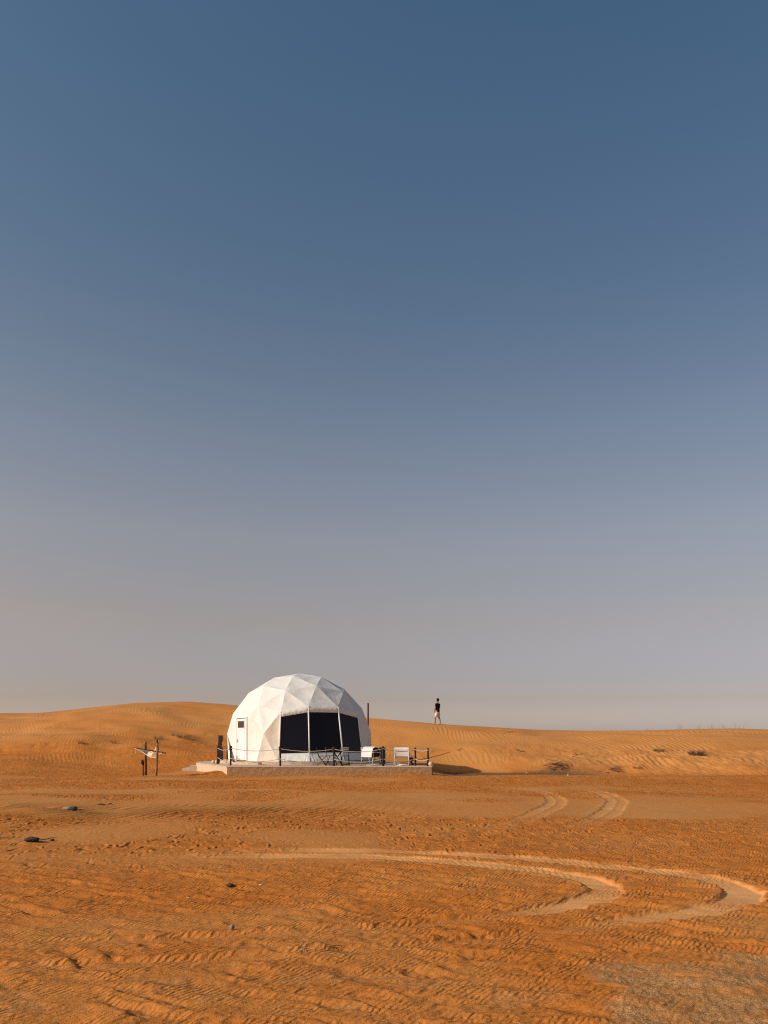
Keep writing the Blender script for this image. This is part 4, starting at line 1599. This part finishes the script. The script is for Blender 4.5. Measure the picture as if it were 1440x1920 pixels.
twig_pile(1048, 1438, 46, 1.1, 0.016, 0.25, M_TWIG, 3, 'heap of dry twigs on a mound, right of the deck')
twig_pile(1150, 1445, 26, 0.7, 0.014, 0.15, M_TWIG, 4, 'smaller heap of dry twigs at the right dune foot')
twig_pile(1078, 1417, 10, 0.6, 0.014, 0.1, M_TWIG, 5, 'few dry twigs on the slope above the twig heaps')
twig_pile(975, 1409, 10, 0.5, 0.014, 0.12, M_TWIG, 6, 'small dark twig clump on the slope left of the twig heaps')
twig_pile(862, 1407, 6, 0.35, 0.018, 0.10, M_TWIG, 16, 'tiny dark twig lying below the person on the dune')
twig_pile(948, 1372, 30, 0.8, 0.010, 0.2, M_STRAW, 17, 'dry straw clump near the crest, right of the person')
twig_pile(86, 1574, 12, 0.22, 0.006, 0.03, M_TWIG, 7, 'dry twigs beside the dark rock at the left edge')
twig_pile(196, 1510, 10, 0.30, 0.009, 0.05, M_TWIG, 8, 'dark broken twigs on the sand right of the flat stone')
twig_pile(572, 1783, 16, 0.16, 0.0022, 0.02, M_STRAW, 9, 'dry straw wisps on a small sand hump in the foreground', cat='straw')
twig_pile(632, 1782, 12, 0.16, 0.0022, 0.02, M_TWIG, 10, 'loose brown stalks right of the straw hump in the foreground', cat='straw')
tuft(567, 1779, 5, 0.12, 0.10, 0.4, 0.0018, M_TWIG, 13, 'few upright stalks growing from the foreground sand hump')
tuft(628, 1846, 3, 0.07, 0.06, 0.4, 0.0016, M_STRAW, 14, 'tiny pair of stalks low in the foreground')

g = ground_at(60, 1578)
stone('dark_rock', M_DARKSTONE, g, (0.115, 0.09, 0.045), 5, 'flat black rock on the sand at the left edge', 'rock', sink=0.35)
g = ground_at(98, 1577)
stone('dark_rock', M_DARKSTONE, g, (0.035, 0.03, 0.022), 6, 'small black chip right of the flat black rock', 'rock')
g = ground_at(131, 1517)
stone('flat_stone', M_GREYSTONE, g, (0.17, 0.14, 0.045), 7, 'flat grey stone slab lying in the left middle distance', sink=0.5)
g = ground_at(138, 1519)
stone('dark_rock', M_DARKSTONE, g, (0.09, 0.07, 0.05), 8, 'black stone leaning against the flat grey slab', 'rock')
g = ground_at(431, 1664)
stone('dark_rock', M_DARKSTONE, g, (0.048, 0.036, 0.022), 9, 'small black stone alone in the middle foreground', 'rock')
g = ground_at(435, 1743)
stone('pale_stone', M_GREYSTONE, g, (0.022, 0.02, 0.026), 10, 'small pale pointed stone on the foreground ridge')
g = ground_at(250, 1653)
stone('pale_stone', M_GREYSTONE, g, (0.05, 0.02, 0.007), 11, 'thin pale chip lying left of the small black stone')
g = ground_at(489, 1660)
stone('pale_stone', M_STONE, g, (0.026, 0.013, 0.006), 12, 'thin white chip lying right of the small black stone')
g = ground_at(353, 1684)
stone('pale_stone', M_STONE, g, (0.02, 0.012, 0.005), 13, 'thin white chip lying below and left of the black stone')
g = ground_at(988, 1450)
stone('pale_stone', M_STONE, g, (0.05, 0.04, 0.03), 14, 'tiny white stone on the dark strip right of the deck')
g = ground_at(1065, 1454.5)
stone('pale_stone', M_STONE, g, (0.05, 0.04, 0.03), 15, 'tiny white stone below the heap of twigs')

# straw bits strewn over the foreground: nobody could count them
rr = random.Random(21)
m_ = MB()
xs, ys = [], []
N_ = 260
for k in range(N_):
    y = 4.6 + 12 * rr.random() ** 1.8
    xs.append((rr.random() - 0.5) * 1.05 * y)
    ys.append(y)
zs = surface(np.array(xs), np.array(ys))[0]
for x, y, z in zip(xs, ys, zs):
    a = rr.uniform(0, math.pi)
    L_ = rr.uniform(0.012, 0.05)
    d = Vector((math.cos(a), math.sin(a), 0)) * L_
    p = Vector((x, y, z + 0.003))
    m_.tube([p - d * 0.5, p + Vector((rr.uniform(-.2, .2) * L_, rr.uniform(-.2, .2) * L_, 0.004)), p + d * 0.5], 0.0014, 3)
o = m_.build('straw_litter', M_STRAW)
tag(o, 'bits of dry straw strewn over the foreground sand', 'straw', kind='stuff')
